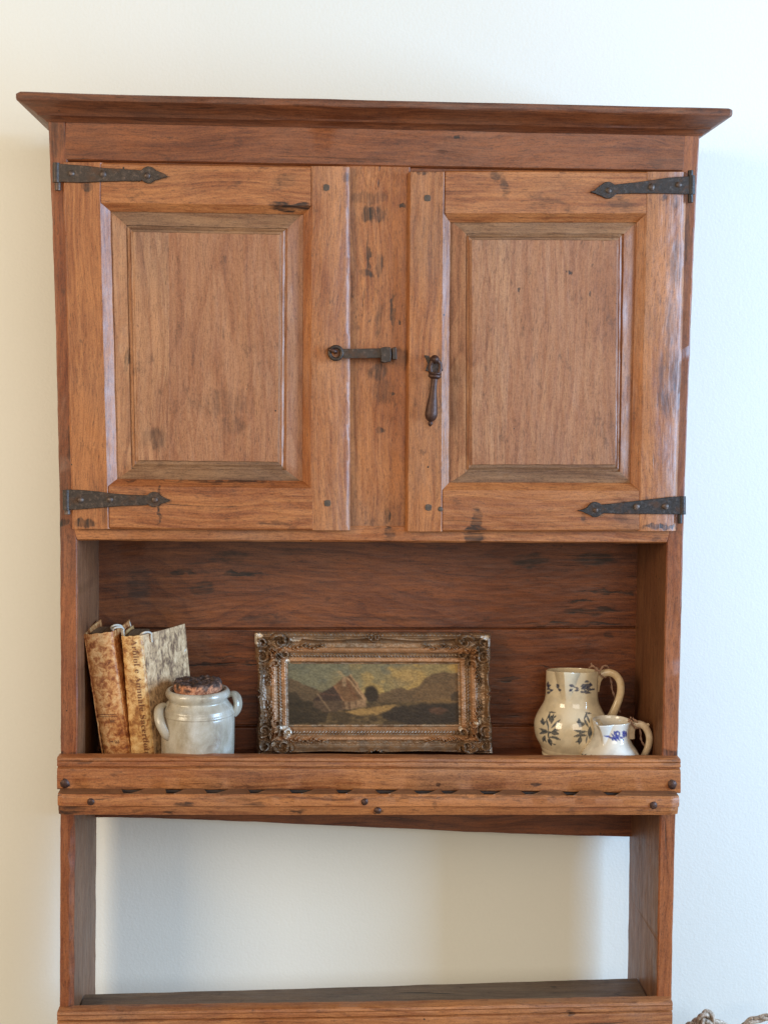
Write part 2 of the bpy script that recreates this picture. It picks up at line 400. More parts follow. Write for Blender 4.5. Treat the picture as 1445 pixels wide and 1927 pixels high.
# side boards: front edge strip follows the warped outline
LO = [(90, 222), (97, 400), (104, 600), (110, 860), (113, 1020), (114, 1430), (113, 1540), (112, 1880), (111, 2060)]
LI = [(124, 222), (131, 400), (138, 600), (143, 860), (146, 1020), (146, 1430), (140, 1540), (138, 1880), (137, 2060)]
RO = [(1317, 250), (1309, 400), (1301, 600), (1291, 860), (1286, 1020), (1276, 1430), (1271, 1540), (1264, 1880), (1260, 2060)]
RI = [(1286, 250), (1279, 400), (1271, 600), (1261, 860), (1254, 1020), (1246, 1430), (1241, 1540), (1236, 1880), (1232, 2060)]
for (o_, i_, nm) in ((LO, LI, 'l'), (RO, RI, 'r')):
    if nm == 'l': o = strip('side_board', o_, i_, 0, prof(YB + .012, (.002, .002), (.002, .003)), m_side, cab, n=120, jit=.0008, chamB=lambda t: (.002, .003) if t < .715 else (.0075 + .004 * noise.noise(Vector((t * 60, 1, 1))), .0065 + .004 * noise.noise(Vector((t * 47, 5, 1)))))
    else: o = strip('side_board', i_, o_, 0, prof(YB + .012, (.002, .002), (.002, .002)), m_side, cab, n=120, jit=.0008)
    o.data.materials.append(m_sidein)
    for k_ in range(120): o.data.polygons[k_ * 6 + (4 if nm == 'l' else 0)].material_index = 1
# worn hacked arris low on the left board
ch = []
fl = [(131, 1575), (137, 1545), (141, 1620), (131, 1660), (141, 1690), (129, 1740), (128, 1780), (134, 1810), (130, 1850), (136, 1890), (146, 1890), (148, 1545)]
# frieze, posts, rails
xl, xr = 124, 1288
strip('frieze_board', [(124, 220), (260, 225), (700, 236), (1100, 246), (1288, 250)], [(122, 301), (700, 312), (1286, 322)], 0, prof(.022, (.001, .001), (.002, .0025)), m_frieze, cab, n=50, jit=.0006)
strip('centre_post', [(650, 311), (650, 700), (652, 992)], [(772, 313), (772, 700), (770, 992)], .001, prof(.022), m_post, cab, n=40)
strip('bottom_rail', [(138, 991), (700, 990), (1262, 991)], [(146, 1018), (700, 1021), (1254, 1023)], 0, prof(.024, (.001, .001), (.003, .004)), m_brail, cab, n=60, jit=.0008)
strip('door_stop', [(128, 296), (700, 306), (1284, 316)], [(130, 372), (1280, 380)], .023, prof(.012), m_frieze, cab, n=10)
strip('top_rail', [(124, 302.5), (400, 306), (700, 313), (1286, 323)], [(125, 330), (700, 336), (1284, 340)], .0035, prof(.018), m_frieze, cab, n=20)
# cupboard floor = ceiling of the open shelf, and cupboard inner back
def slab(name, x0, x1, z0, z1, y0, y1, mat, parent, bev=.001):
    vs = [(x0, y0, z0), (x1, y0, z0), (x1, y1, z0), (x0, y1, z0), (x0, y0, z1), (x1, y0, z1), (x1, y1, z1), (x0, y1, z1)]
    return mesh(name, vs, [(0, 1, 2, 3), (4, 5, 6, 7), (0, 1, 5, 4), (1, 2, 6, 5), (2, 3, 7, 6), (3, 0, 4, 7)], mat, parent, bevel=bev)
xa, xb = P(146, 1020, 0).x + .001, P(1254, 1020, 0).x - .001
zc = P(700, 1021, 0).z
slab('cupboard_floor', xa, xb, zc + .004, zc + .020, .026, YB, m_back, cab)
x0_, x1_ = P(146, 1440, 0).x + .001, P(1246, 1440, 0).x - .001
mesh('shelf_board', [(x0_, 0, SH - .022), (x1_, 0, SH - .022), (x1_, YB - .001, shz(YB) - .022), (x0_, YB - .001, shz(YB) - .022), (x0_, 0, SH), (x1_, 0, SH), (x1_, YB - .001, shz(YB)), (x0_, YB - .001, shz(YB))],
     [(0, 1, 2, 3), (4, 5, 6, 7), (0, 1, 5, 4), (1, 2, 6, 5), (2, 3, 7, 6), (3, 0, 4, 7)], m_back, cab, bevel=.001)
# back boards
def bx(px): return px
strip('back_board', [(150, 990), (1230, 992)], [(150, 1182), (700, 1182), (1230, 1180)], YB, [(0, 0, .012), (0, 0, .001), (0, .001, 0), (1, -.001, 0), (1, 0, .002), (1, 0, .006), (1, -.010, .006), (1, -.010, .012)], m_back, cab, n=40)
strip('back_board', [(150, 1185), (700, 1185), (1230, 1183)], [(150, 1366), (1230, 1363)], YB + .001, [(0, -.010, .011), (0, -.010, .007), (0, .0, .007), (0, 0, .002), (0, .001, 0), (1, -.001, 0), (1, 0, .002), (1, 0, .005), (1, -.010, .005), (1, -.010, .011)], m_back, cab, n=40)
ap = strip('back_board', [(150, 1370), (1230, 1367)], [(150, 1539), (300, 1541), (480, 1548), (640, 1556), (760, 1561), (900, 1568), (1080, 1574), (1230, 1577)], YB, [(0, -.011, .012), (0, -.011, .0075), (0, .0, .0075), (0, 0, .002), (0, .001, 0), (1, -.002, 0), (1, 0, .002), (1, 0, .012)], m_back, cab, n=60, jit=.0009)
zt = P(700, 990, YB).z
slab('cupboard_back', P(130, 600, 0).x + .012, P(1290, 600, 0).x - .012, zt + .003, P(700, 215, 0).z, YB, YB + .012, m_back, cab)

# cornice: bevelled moulding mitred round three sides
cl, cr = P(90, 226, 0), P(1317, 253, 0)
CP = [(-.012, .000), (.002, .000), (.004, .0024), (.011, .0068), (.0128, .0072), (.0145, .0100), (.0215, .0145), (.0290, .0190), (.0350, .0215), (.0372, .0232), (.0380, .0262), (.0378, .0318), (.0355, .0340), (-.012, .0342)]
nf = 60; vs, fs = [], []
path = []
for i in range(nf + 1):
    path.append(('f', i / nf))
st = [('L', YB + .012), ('L', .09), ('LC', 0)] + path + [('RC', 0), ('R', .09), ('R', YB + .012)]
for kind, v in st:
    for j, (o_, h_) in enumerate(CP):
        if kind == 'f':
            rc_ = .005 * max(0, o_) / .038; t = v; x = (cl.x - o_ + rc_) * (1 - t) + (cr.x + o_ - rc_) * t; z = cl.z * (1 - t) + cr.z * t; y = -o_
            z += .0012 * noise.noise(Vector((t * 9, j * .2, 1))) ; y += .0008 * noise.noise(Vector((t * 14, j * .7, 4)))
            # knocked corners
            if t < .02 or t > .98: y += 0
        elif kind in ('LC', 'RC'):
            rc_ = .005 * max(0, o_) / .038; x, y, z = (cl.x - o_, -o_ + rc_, cl.z) if kind == 'LC' else (cr.x + o_, -o_ + rc_, cr.z)
        elif kind == 'L': x, y, z = cl.x - o_, v, cl.z
        else: x, y, z = cr.x + o_, v, cr.z
        vs.append((x, y, z + h_ - .002))
m = len(CP)
for i in range(len(st) - 1):
    for j in range(m):
        j2 = (j + 1) % m; fs.append((i * m + j, i * m + j2, (i + 1) * m + j2, (i + 1) * m + j))
fs += [tuple(range(m)), tuple(range((len(st) - 1) * m, len(st) * m))]
mesh('cornice', vs, fs, m_corn, cab, bevel=.0010, angle=30)
slab('cabinet_top', cl.x + .014, cr.x - .014, cl.z + .004, cl.z + .018, .014, YB + .010, m_corn, cab)

# ------------------------------------------------------------------ doors
def nail(px, py, Y, r_px, parent, mat=None, name='nail', dome=.5):
    """hand-forged nail head: a lumpy low dome"""
    c = P(px, py, Y); r = r_px * mpp(Y); vs = [c + Vector((0, -r * dome, 0))]; fs = []
    k = 9; a0 = rng.random() * 6
    for ring, (q, h) in enumerate(((.45, .42), (.8, .26), (1.0, -.12))):
        for i in range(k):
            th = a0 + 2 * math.pi * i / k; rr = r * q * (1 + .14 * rng.uniform(-1, 1))
            vs.append(c + Vector((math.cos(th) * rr, -r * h * dome * 2, math.sin(th) * rr)))
    for i in range(k): fs.append((0, 1 + i, 1 + (i + 1) % k))
    for g in range(2):
        for i in range(k):
            a = 1 + g * k; b = a + k; fs.append((a + i, a + (i + 1) % k, b + (i + 1) % k, b + i))
    return mesh(name, vs, fs, mat or m_nail, parent, angle=50)

def raised_panel(outer, ring, field, parent):
    """raised and fielded panel: outer margin slopes down, small moulding, flat field"""
    rings = []
    Y0 = YD
    def lerp4(A, B, t): return [(a[0] * (1 - t) + b[0] * t, a[1] * (1 - t) + b[1] * t) for a, b in zip(A, B)]
    cen = (sum(p[0] for p in outer) / 4, sum(p[1] for p in outer) / 4)
    big = [(cen[0] + (p[0] - cen[0]) * 1.04, cen[1] + (p[1] - cen[1]) * 1.03) for p in outer]
    spec = [(big, .0145), (outer, .0135), (lerp4(outer, ring, .93), .0062), (ring, .0060), (lerp4(ring, field, .08), .0085), (lerp4(ring, field, .30), .0078), (lerp4(ring, field, .55), .0050),
            (lerp4(ring, field, .62), .0060), (lerp4(ring, field, .93), .0052), (field, .0032)]
    nn = 26; vs, fs = [], []
    for k, (q, d) in enumerate(spec):
        for s in range(4):
            a, b = q[s], q[(s + 1) % 4]
            for i in range(nn):
                t = i / nn; x = a[0] * (1 - t) + b[0] * t; y = a[1] * (1 - t) + b[1] * t
                jx = 1.0 * noise.noise(Vector((x * .06, y * .06, k * 3.3))) * (0 if k < 1 else 1)
                vs.append(P(x + jx * .8, y + jx * .8, Y0 + d + .0004 * noise.noise(Vector((x * .03, y * .03, k)))))
    T = 4 * nn
    for k in range(len(spec) - 1):
        for i in range(T): fs.append((k * T + i, k * T + (i + 1) % T, (k + 1) * T + (i + 1) % T, (k + 1) * T + i))
    # field as a grid, very slightly cupped
    base = len(vs); last = (len(spec) - 1) * T
    idx = {}
    f4 = field
    for a in range(nn + 1):
        for b in range(nn + 1):
            u, v = a / nn, b / nn
            if v == 0: i = last + a if a < nn else last + nn
            elif u == 1: i = last + nn + b if b < nn else last + 2 * nn
            elif v == 1: i = last + 2 * nn + (nn - a)
            elif u == 0: i = last + 3 * nn + (nn - b)
            else:
                x = (f4[0][0] * (1 - u) + f4[1][0] * u) * (1 - v) + (f4[3][0] * (1 - u) + f4[2][0] * u) * v
                y = (f4[0][1] * (1 - u) + f4[1][1] * u) * (1 - v) + (f4[3][1] * (1 - u) + f4[2][1] * u) * v
                i = len(vs); vs.append(P(x, y, Y0 + .0032 + .0006 * noise.noise(Vector((u * 4, v * 2, 7.7)))))
            idx[a, b] = i if i < last + T or i >= base else last
    for a in range(nn):
        for b in range(nn): fs.append((idx[a, b], idx[a + 1, b], idx[a + 1, b + 1], idx[a, b + 1]))
    bi = [0, nn, 2 * nn, 3 * nn]
    o = mesh('panel', vs, fs, m_panel, parent, angle=28); o.data.materials.append(m_end)
    for k in range(len(spec) - 1):
        for i in range(T):
            if (i // nn) in (0, 2): o.data.polygons[k * T + i].material_index = 1
    return o

CW = .0010
def bev(w_px, d): return (w_px * mpp(YD), d)
TH = .0135
# left door (hinged on the left)
dl = empty('door', P(120, 960, YD), cab); tag(dl, 'left door with a hook latch')
strip('stile', [(116, 304), (126, 640), (135, 996)], [(206, 304), (206, 396), (212, 640), (219, 905), (220, 996)], YD,
      [(0, 0, TH), (0, 0, .003), (0, .003, 0), (1, -17 * mpp(YD), 0), (1, 0, .0105), (1, 0, TH)], m_dst, dl, n=60, jit=.0007)
strip('stile', [(571, 311), (571, 400), (569, 905), (573, 998)], [(659, 312), (660, 640), (659, 999)], YD,
      [(0, 0, TH), (0, 0, .0110), (0, .0130, 0), (1, -.0078, 0), (1, -.0012, .0040), (1, 0, .0068), (1, 0, TH)], m_dst, dl, n=60, jit=.0006)
# rails butt between the bevels (mitred ends)
def rail(top, bot, parent, bevel_at, wpx=15, ends=(15, 15)):
    """top/bot: photo polylines; the bevelled edge narrows to the mitre"""
    n = 40; A = resample([P(*p, YD) for p in top], n); B = resample([P(*p, YD) for p in bot], n)
    vs = []; sd = rng.random() * 50
    for i in range(n + 1):
        a, b = A[i], B[i]; d = (b - a).normalized(); Wd = (b - a).length; wv = wpx * mpp(YD)
        j1 = noise.noise(Vector((i * .4, sd, 0))) * .0006; j2 = noise.noise(Vector((i * .5, sd, 5))) * .0008
        if bevel_at == 'B':
            row = [(0, TH), (0, .003), (.0022, 0), (Wd - wv + j1, 0), (Wd + j2, .0105), (Wd, TH)]
        else:
            row = [(0, TH), (0 + j2, .0105), (wv + j1, 0), (Wd - .003, 0), (Wd, .003), (Wd, TH)]
        for v, dep in row: vs.append(a + d * v + Vector((0, dep, 0)))
    # trim the ends: rail front is cut along the mitre
    m = 6; cx0 = ends
    for e, sgn in ((0, 1), (n, -1)):
        wv = ((ends[0] if e == 0 else ends[1]) - 5.5) * mpp(YD)
        cols = (4, 5) if bevel_at == 'B' else (0, 1)
        for k in cols: vs[e * m + k] = vs[e * m + k] + Vector((sgn * wv, 0, 0))
    fs = [(i * m + j, i * m + (j + 1) % m, (i + 1) * m + (j + 1) % m, (i + 1) * m + j) for i in range(n) for j in range(m)]
    fs += [tuple(range(m)), tuple(range(n * m, n * m + m))]
    return mesh('rail', vs, fs, m_dr, parent, bevel=.0009)
rail([(190.5, 305), (400, 309), (585, 312)], [(190.5, 395), (400, 398), (585, 401)], dl, 'B', 14, (17, 15))
rail([(204.5, 902), (400, 904), (588, 906)], [(206.5, 996), (400, 998), (588.5, 999)], dl, 'A', 13, (17, 16))
raised_panel([(206, 395), (572, 400), (568, 907), (219, 902)], [(237, 423), (541, 429), (538, 885), (247, 883)], [(251, 436), (526, 441), (523, 869), (260, 866)], dl)
# right door
dr = empty('door', P(1290, 960, YD), cab); tag(dr, 'right door with an iron drop handle')
strip('stile', [(768, 322), (766, 640), (763, 1001)], [(850, 322), (849, 416), (847, 640), (846, 908), (845, 1001)], YD,
      [(0, 0, TH), (0, 0, .007), (0, .0035, 0), (1, -15 * mpp(YD), 0), (1, 0, .0105), (1, 0, TH)], m_dst, dr, n=60, jit=.0006)
strip('stile', [(1202, 322), (1201, 416), (1195, 640), (1189, 909), (1188, 1000)], [(1294, 322), (1286, 640), (1274, 1000)], YD,
      [(0, 0, TH), (0, 0, .0110), (0, 16 * mpp(YD), 0), (1, -.0085, 0), (1, -.0014, .0044), (1, 0, .0070), (1, 0, TH)], m_dst, dr, n=60, jit=.0007)
rail([(838, 320), (1000, 320), (1216.5, 322)], [(837, 416), (1000, 416), (1215.5, 416)], dr, 'B', 15, (14, 16))
rail([(833.3, 909), (1000, 909), (1202.6, 910)], [(833, 1001), (1000, 1001), (1202.6, 1000)], dr, 'A', 14, (14, 16))
raised_panel([(850, 416), (1202, 415), (1189, 910), (846, 909)], [(876, 439), (1174, 439), (1167, 888), (876, 889)], [(888, 451), (1160, 452), (1157, 874), (888, 874)], dr)
# pegs
def peg(px, py, s, parent):
    a = rng.uniform(-.2, .2); pts = []
    for k in range(8):
        th = a + k * math.pi / 4; rr = s * (.62 if k % 2 else .52)
        pts.append((px + rr * math.cos(th), py + rr * math.sin(th)))
    return extrude('peg', pts, YD - .0008, .006, m_peg, parent, bevel=.0004)
for x, y in ((614, 352), (616, 947)): peg(x, y, 12, dl)
for x, y in ((804, 372), (806, 955)): peg(x, y, 12, dr)
nail(828, 958, YD - .0002, 5, dr, m_peg, 'wood_plug', .2)

# strap hinges
def strap(pts, parent, mat): 
    return extrude('strap_hinge', pts, YD - .0042, .0040, mat, parent, bevel=.0009, jit=.0003)
def disc(cx, cy, r, a0, a1, k=9):
    return [(cx + r * math.cos(R(a0 + (a1 - a0) * i / k)), cy + r * math.sin(R(a0 + (a1 - a0) * i / k))) for i in range(k + 1)]
# y is downwards: angle -150 .. 150 going over the far side
strap([(103, 306), (120, 308), (160, 311), (195, 315), (230, 317), (264, 319)] + disc(279, 328, 16, -145, -35, 6) + [(300, 322), (308, 326), (316, 332), (306, 334), (298, 337)] + disc(279, 328, 16, 40, 145, 6) + [(264, 340), (230, 340), (190, 341), (150, 343), (121, 342), (103, 342)], dl, m_iron)
for x, y, r_ in ((134, 326, 6), (194, 327, 7), (277, 330, 6.5)): nail(x, y, YD - .0042, r_, dl, name='hinge_nail')
strap([(124, 921), (150, 922), (185, 925), (205, 928), (240, 931), (274, 932)] + disc(289, 940, 14.5, -145, -50, 6) + [(303, 933), (312, 938), (321, 942), (312, 946), (303, 948)] + disc(289, 940, 14.5, 50, 145, 6) + [(275, 951), (240, 952), (205, 954), (170, 957), (140, 959), (122, 959)], dl, m_iron)
for x, y, r_ in ((151, 941, 6.5), (207, 940, 6.5), (291, 941, 6.5)): nail(x, y, YD - .0042, r_, dl, name='hinge_nail')
strap([(1304, 330), (1290, 331), (1260, 333), (1226, 338), (1200, 342), (1160, 346)] + disc(1144, 357, 16, -35, -130, 7) + [(1124, 352), (1118, 358), (1109, 360), (1118, 363), (1126, 366)] + disc(1144, 357, 16, 130, 35, 7) + [(1160, 364), (1200, 363), (1250, 363), (1304, 365)], dr, m_iron2)
for x, y, r_ in ((1145, 358, 6), (1226, 351, 7), (1277, 347, 6.5)): nail(x, y, YD - .0042, r_, dr, name='hinge_nail')
strap([(1286, 934), (1262, 935), (1230, 939), (1195, 943), (1160, 947), (1136, 949)] + disc(1120, 959, 14.5, -40, -130, 7) + [(1104, 955), (1096, 959), (1086, 960.5), (1096, 963), (1104, 967)] + disc(1120, 959, 14.5, 130, 40, 7) + [(1136, 966), (1170, 967), (1220, 967), (1286, 968)], dr, m_iron2)
for x, y, r_ in ((1121, 960, 5.5), (1198, 954, 7), (1252, 953, 7)): nail(x, y, YD - .0042, r_, dr, name='hinge_nail')
def pin(px, y0, y1, r_px, mat):
    a, b = P(px, y0, -.012), P(px, y1, -.012); r = r_px * mpp(0)
    vs, fs = join([tube(None, [a, a.lerp(b, .5), b], r, None, nseg=14)])
    for k in range(14): vs[-1 - k] = vs[-1 - k]
    return mesh('hinge_pin', vs, fs, mat, cab, bevel=.0006)
pin(109, 340, 358, 5.5, m_nail); pin(127, 955, 968, 5.5, m_nail); pin(1299, 320, 381, 5, m_iron2); pin(1279, 960, 985, 4.5, m_iron2)
# barrels where the straps wrap the pins
for (x, y0, y1, mt) in ((106, 306, 343, m_iron), (125, 922, 959, m_iron), (1301, 330, 365, m_iron2), (1284, 934, 968, m_iron2)):
    a, b = P(x, y0, -.015), P(x, y1, -.015)
    tube('hinge_barrel', [a, a.lerp(b, .5), b], .0052, mt, dl if x < 600 else dr, nseg=14)

# hook latch across the centre post
def ringmesh(cx, cy, Y, ro, ri, t, k=26, m_=8):
    c = P(cx, cy, Y); s = mpp(Y); rm, rt = (ro + ri) / 2 * s, (ro - ri) / 2 * s; vs, fs = [], []
    for i in range(k):
        th = 2 * math.pi * i / k
        for j in range(m_):
            ph = 2 * math.pi * j / m_; rr = rm + rt * math.cos(ph)
            vs.append(c + Vector((rr * math.cos(th), t * math.sin(ph), rr * math.sin(th))))
    for i in range(k):
        for j in range(m_): fs.append((i * m_ + j, i * m_ + (j + 1) % m_, ((i + 1) % k) * m_ + (j + 1) % m_, ((i + 1) % k) * m_ + j))
    return vs, fs
YL = -.026
vsb, fsb = [], []
barp = [(646, 656), (665, 656), (690, 655.5), (718, 655), (718, 673), (690, 674), (665, 674), (646, 674)]
nb = len(barp)
vsb = [P(x, y, YL) for x, y in barp] + [P(x, y, YL) + Vector((0, .004, 0)) for x, y in barp]
fsb = [tuple(range(nb)), tuple(range(2 * nb - 1, nb - 1, -1))] + [(i, (i + 1) % nb, nb + (i + 1) % nb, nb + i) for i in range(nb)]
rv, rf = ringmesh(632, 664, YL + .002, 15.5, 7.5, .003)
V, Fc = join([(vsb, fsb), (rv, rf)])
mesh('latch_hook', V, Fc, m_iron, dl, bevel=.0008)
c = P(624, 661, YD)
tube('latch_staple', [P(621, 659, YD + .002), P(620, 657, YL - .001), P(625, 659, YL - .004), P(631, 661, YL - .002), P(632, 662, YD + .002)], .0030, m_rust, dl, smooth_n=5, nseg=8)
extrude('latch_catch', [(716, 654), (726, 652), (735, 653), (736, 668), (735, 680), (722, 682), (717, 680)], YL - .003, .027, m_iron, cab, bevel=.001)
extrude('latch_catch', [(738, 654), (746, 653), (747, 676), (739, 676)], YL - .001, .026, m_iron, cab, bevel=.001)

# drop handle on the right door
def lathe(prof_, c, axis, k=24):
    """prof_: [(r, s)] along axis from c"""
    ax = axis.normalized(); a = ax.cross(Vector((0, 1, 0))).normalized(); b = ax.cross(a)
    vs, fs = [], []
    for r, s in prof_:
        for i in range(k):
            th = 2 * math.pi * i / k; vs.append(c + ax * s + a * (r * math.cos(th)) + b * (r * math.sin(th)))
    n = len(prof_)
    for i in range(n - 1):
        for j in range(k): fs.append((i * k + j, i * k + (j + 1) % k, (i + 1) * k + (j + 1) % k, (i + 1) * k + j))
    fs += [tuple(range(k)), tuple(range((n - 1) * k, n * k))]
    return vs, fs
YH = YD - .018; s = mpp(YH)
h0, h1 = P(818.5, 700, YH), P(809, 803, YH); L = (h1 - h0).length
px_ = lambda q: q * s
pr = [(px_(9), 0), (px_(12), px_(1)), (px_(12.5), px_(3)), (px_(11), px_(4.5)), (px_(12.5), px_(6)), (px_(12.5), px_(9)), (px_(10), px_(11)), (px_(6.6), px_(13)), (px_(6.2), px_(22)), (px_(6.8), px_(34)), (px_(8.5), px_(50)), (px_(10.5), px_(64)),
      (px_(12), px_(76)), (px_(11.8), px_(82)), (px_(9.5), px_(88)), (px_(6), px_(91.5)), (px_(3.6), px_(93)), (px_(4.8), px_(95)), (px_(4.4), px_(98)), (px_(2.5), px_(101)), (px_(.6), px_(102.5))]
vs, fs = lathe(pr, h0, h1 - h0)
mesh('drop_handle', vs, fs, m_rust, dr, angle=50)
# fork of the handle around the pivot
lv, lf = tube(None, [P(811, 701, YH), P(809, 692, YH), P(811, 684, YH), P(815, 678, YH - .001)], .0032, None, nseg=8)
rv2, rf2 = tube(None, [P(826, 701, YH), P(829, 692, YH), P(828, 684, YH), P(823, 678, YH - .001)], .0032, None, nseg=8)
V, Fc = join([(lv, lf), (rv2, rf2)])
mesh('handle_fork', V, Fc, m_rust, dr, angle=60)
V, Fc = lathe([(.0005, -.002), (px_(5), .0), (px_(8), .004), (px_(8.5), .009), (px_(6), .013), (px_(5), .028)], P(819, 676, YH - .006), Vector((0, 1, .03)), 18)
mesh('handle_stud', V, Fc, m_rust, dr, angle=50)
extrude('handle_plate', [(798, 668), (806, 669), (812, 680), (832, 682), (834, 697), (820, 704), (800, 697), (805, 684)], YD - .0025, .003, m_iron, dr, bevel=.0005)

# ------------------------------------------------------------------ shelf rail and spoon bar
YR, YS = -.020, -.048
# the rail: moulded lip, groove, flat field
RT = [(107, 1426), (400, 1426), (700, 1427), (1000, 1429), (1281, 1429)]
RBt = [(107, 1487), (700, 1488), (1281, 1494)]
def px2(v): return v * mpp(YR)
PR = [(0, 0, .022), (0, 0, .004), (0, px2(1.5), .0015), (0, px2(6), .0), (0, px2(9), .0016), (0, px2(12), .0008), (0, px2(17), .0006), (0, px2(18.5), .0052), (0, px2(20.5), .0052), (0, px2(22.5), .0012), (0, px2(27), .0003), (1, -px2(3), .0003), (1, 0, .002), (1, 0, .022)]
strip('shelf_rail', RT, RBt, YR, PR, m_rail, cab, n=90, jit=.0007, bevel=.0007)
strip('rail_backing', [(112, 1487.5), (700, 1488.5), (1275, 1494.5)], [(113, 1532), (700, 1532), (1274, 1532)], YR, prof(.022), wood('wood_slot_shade', 'x', tone((30, 20, 14), (48, 32, 22), (66, 46, 32)), rings=.2, rough=.7), cab, n=12)  # near-black wood tone paints in the shade inside the spoon slots
# spoon bar with scooped slots
slots = [242, 321, 400, 476, 559, 642, 722, 795, 842, 921, 998, 1075, 1155]
n = 420; vs, fs = [], []
ft = resample([P(107, 1497, YS), P(700, 1497, YS), P(1262, 1501, YS), P(1280, 1502, YS)], n)
fb = resample([P(107, 1537, YS), P(700, 1537, YS), P(1280, 1537, YS)], n)
for i in range(n + 1):
    a, b = ft[i], fb[i]; px = 107 + (1280 - 107) * i / n; h = (b - a).length; dn = (b - a).normalized()
    g = 0
    for c_ in slots:
        wd = (18.5 if c_ not in (795, 842) else 20) * (1 + .16 * math.sin(c_ * 1.7)); u = (px - c_) / wd
        if abs(u) < 1.15: g = max(g, min(1, (u + 1.15) / .40) * min(1, (1.15 - u) / 1.1) ** .8 * (.93 + .07 * math.sin(c_ * 2.9)))
    e = min(1, (px - 107) / 12, (1280 - px) / 16); cw = .0035 * (1 - max(0, e)) * 1.3
    j = lambda q: noise.noise(Vector((i * .05, q, 2.2))) * .0009
    yb = YR - .0004; gy = yb - g * .0258
    top = .0 + j(1)
    row = [Vector((a.x, max(gy, YS + .0150), b.z + .003)), Vector((a.x, gy, a.z + .0015 + j(3) * .5)),
           Vector((a.x, YS + .004 + cw, a.z + .0005 + j(3) * .5)), Vector((a.x, YS + cw + .0005, a.z - .003)), Vector((a.x, YS + cw + j(5) * .6, a.z - .004)),
           Vector((a.x, YS + cw + j(6) * .6, a.z - h * .52 + j(7))), Vector((a.x, YS + cw + .005, a.z - h * .60 + j(8))),
           Vector((a.x, YS + cw + .0052, a.z - h * .78)), Vector((a.x, YS + cw + .0062, a.z - h * .83)), Vector((a.x, YS + cw + .0075, b.z + j(9)))]
    vs += row
m = 10
fs = [(i * m + j_, i * m + (j_ + 1) % m, (i + 1) * m + (j_ + 1) % m, (i + 1) * m + j_) for i in range(n) for j_ in range(m)]
fs += [tuple(range(m)), tuple(range(n * m, n * m + m))]
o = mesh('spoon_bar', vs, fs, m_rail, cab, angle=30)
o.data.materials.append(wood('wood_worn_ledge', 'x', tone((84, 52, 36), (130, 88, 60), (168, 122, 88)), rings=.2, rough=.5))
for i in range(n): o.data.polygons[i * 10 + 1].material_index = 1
for x, y, r_, Y in ((122, 1475, 10, YR), (1265, 1477, 10, YR), (171, 1509, 8, YS), (686, 1509.5, 7.5, YS), (1229, 1516, 8.5, YS), (711, 1526, 7, YS + .004)):
    nail(x, y, Y, r_, cab, m_rust, 'rail_nail', .5)

# lower shelf
zl = EYE.z - .983
b0, b1 = PZ(172, 1872, zl), PZ(700, 1857, zl); b2 = PZ(1176, 1842, zl)
fy = -.0
pts = [Vector((P(140, 1900, 0).x, fy, zl)), Vector((P(1234, 1900, 0).x, fy, zl))]
top = []
nn = 60; vs, fs = [], []
bk = resample([b0, b1, b2], nn)
bk[0].x = P(139, 1880, 0).x - .001
for i in range(nn + 1):
    t = i / nn; b = bk[i]; x = pts[0].x * (1 - t) + pts[1].x * t
    if i == nn: b.x = x + .001
    jy = .0015 * noise.noise(Vector((t * 20, 1, 1)))
    bb = Vector((b.x if 0 < i < nn else x, b.y + jy, zl))
    for q in range(5):
        p_ = Vector((x, fy, zl)).lerp(bb, q / 4); p_.z += .0008 * noise.noise(Vector((t * 14, q * 1.7, 3))); vs.append(p_)
    vs.append(Vector((bb.x, bb.y, zl - .022))); vs.append(Vector((x, fy, zl - .022)))
m = 7
fs = [(i * m + j_, i * m + (j_ + 1) % m, (i + 1) * m + (j_ + 1) % m, (i + 1) * m + j_) for i in range(nn) for j_ in range(m)]
fs += [tuple(range(m)), tuple(range(nn * m, nn * m + m))]
mesh('low_shelf_board', vs, fs, m_low, cab, bevel=.001)
strip('low_shelf_rail', [(107, 1906), (400, 1902), (700, 1898), (1000, 1892), (1266, 1887)], [(107, 2010), (1264, 1990)], YR, PR, m_lowrail, cab, n=90, jit=.0008, bevel=.0007)
#PART2
# ------------------------------------------------------------------ numpy tools
def fbm(x, y, seed, octv=4):
    x = np.asarray(x, float); y = np.asarray(y, float); tot = np.zeros(np.broadcast(x, y).shape); amp = 1; nrm = 0
    for o in range(octv):
        r_ = np.random.RandomState(seed + o * 17); G = r_.rand(64, 64)
        xi = np.floor(x).astype(int); yi = np.floor(y).astype(int); fx = x - xi; fy_ = y - yi
        fx = fx * fx * (3 - 2 * fx); fy_ = fy_ * fy_ * (3 - 2 * fy_)
        g = lambda a, b: G[a % 64, b % 64]
        v = (g(xi, yi) * (1 - fx) + g(xi + 1, yi) * fx) * (1 - fy_) + (g(xi, yi + 1) * (1 - fx) + g(xi + 1, yi + 1) * fx) * fy_
        tot = tot + v * amp; nrm += amp; amp *= .5; x = x * 2.03 + 5; y = y * 2.03 + 9
    return tot / nrm
def seg_dist(X, Y, pts):
    """distance to a polyline and the position along it"""
    D = np.full(X.shape, 1e9); T = np.zeros(X.shape); n_ = len(pts) - 1
    for i in range(n_):
        (x0, y0), (x1, y1) = pts[i], pts[i + 1]; dx, dy = x1 - x0, y1 - y0; L2 = dx * dx + dy * dy + 1e-9
        t = np.clip(((X - x0) * dx + (Y - y0) * dy) / L2, 0, 1); d = np.hypot(X - x0 - t * dx, Y - y0 - t * dy)
        m_ = d < D; D = np.where(m_, d, D); T = np.where(m_, (i + t) / n_, T)
    return D, T
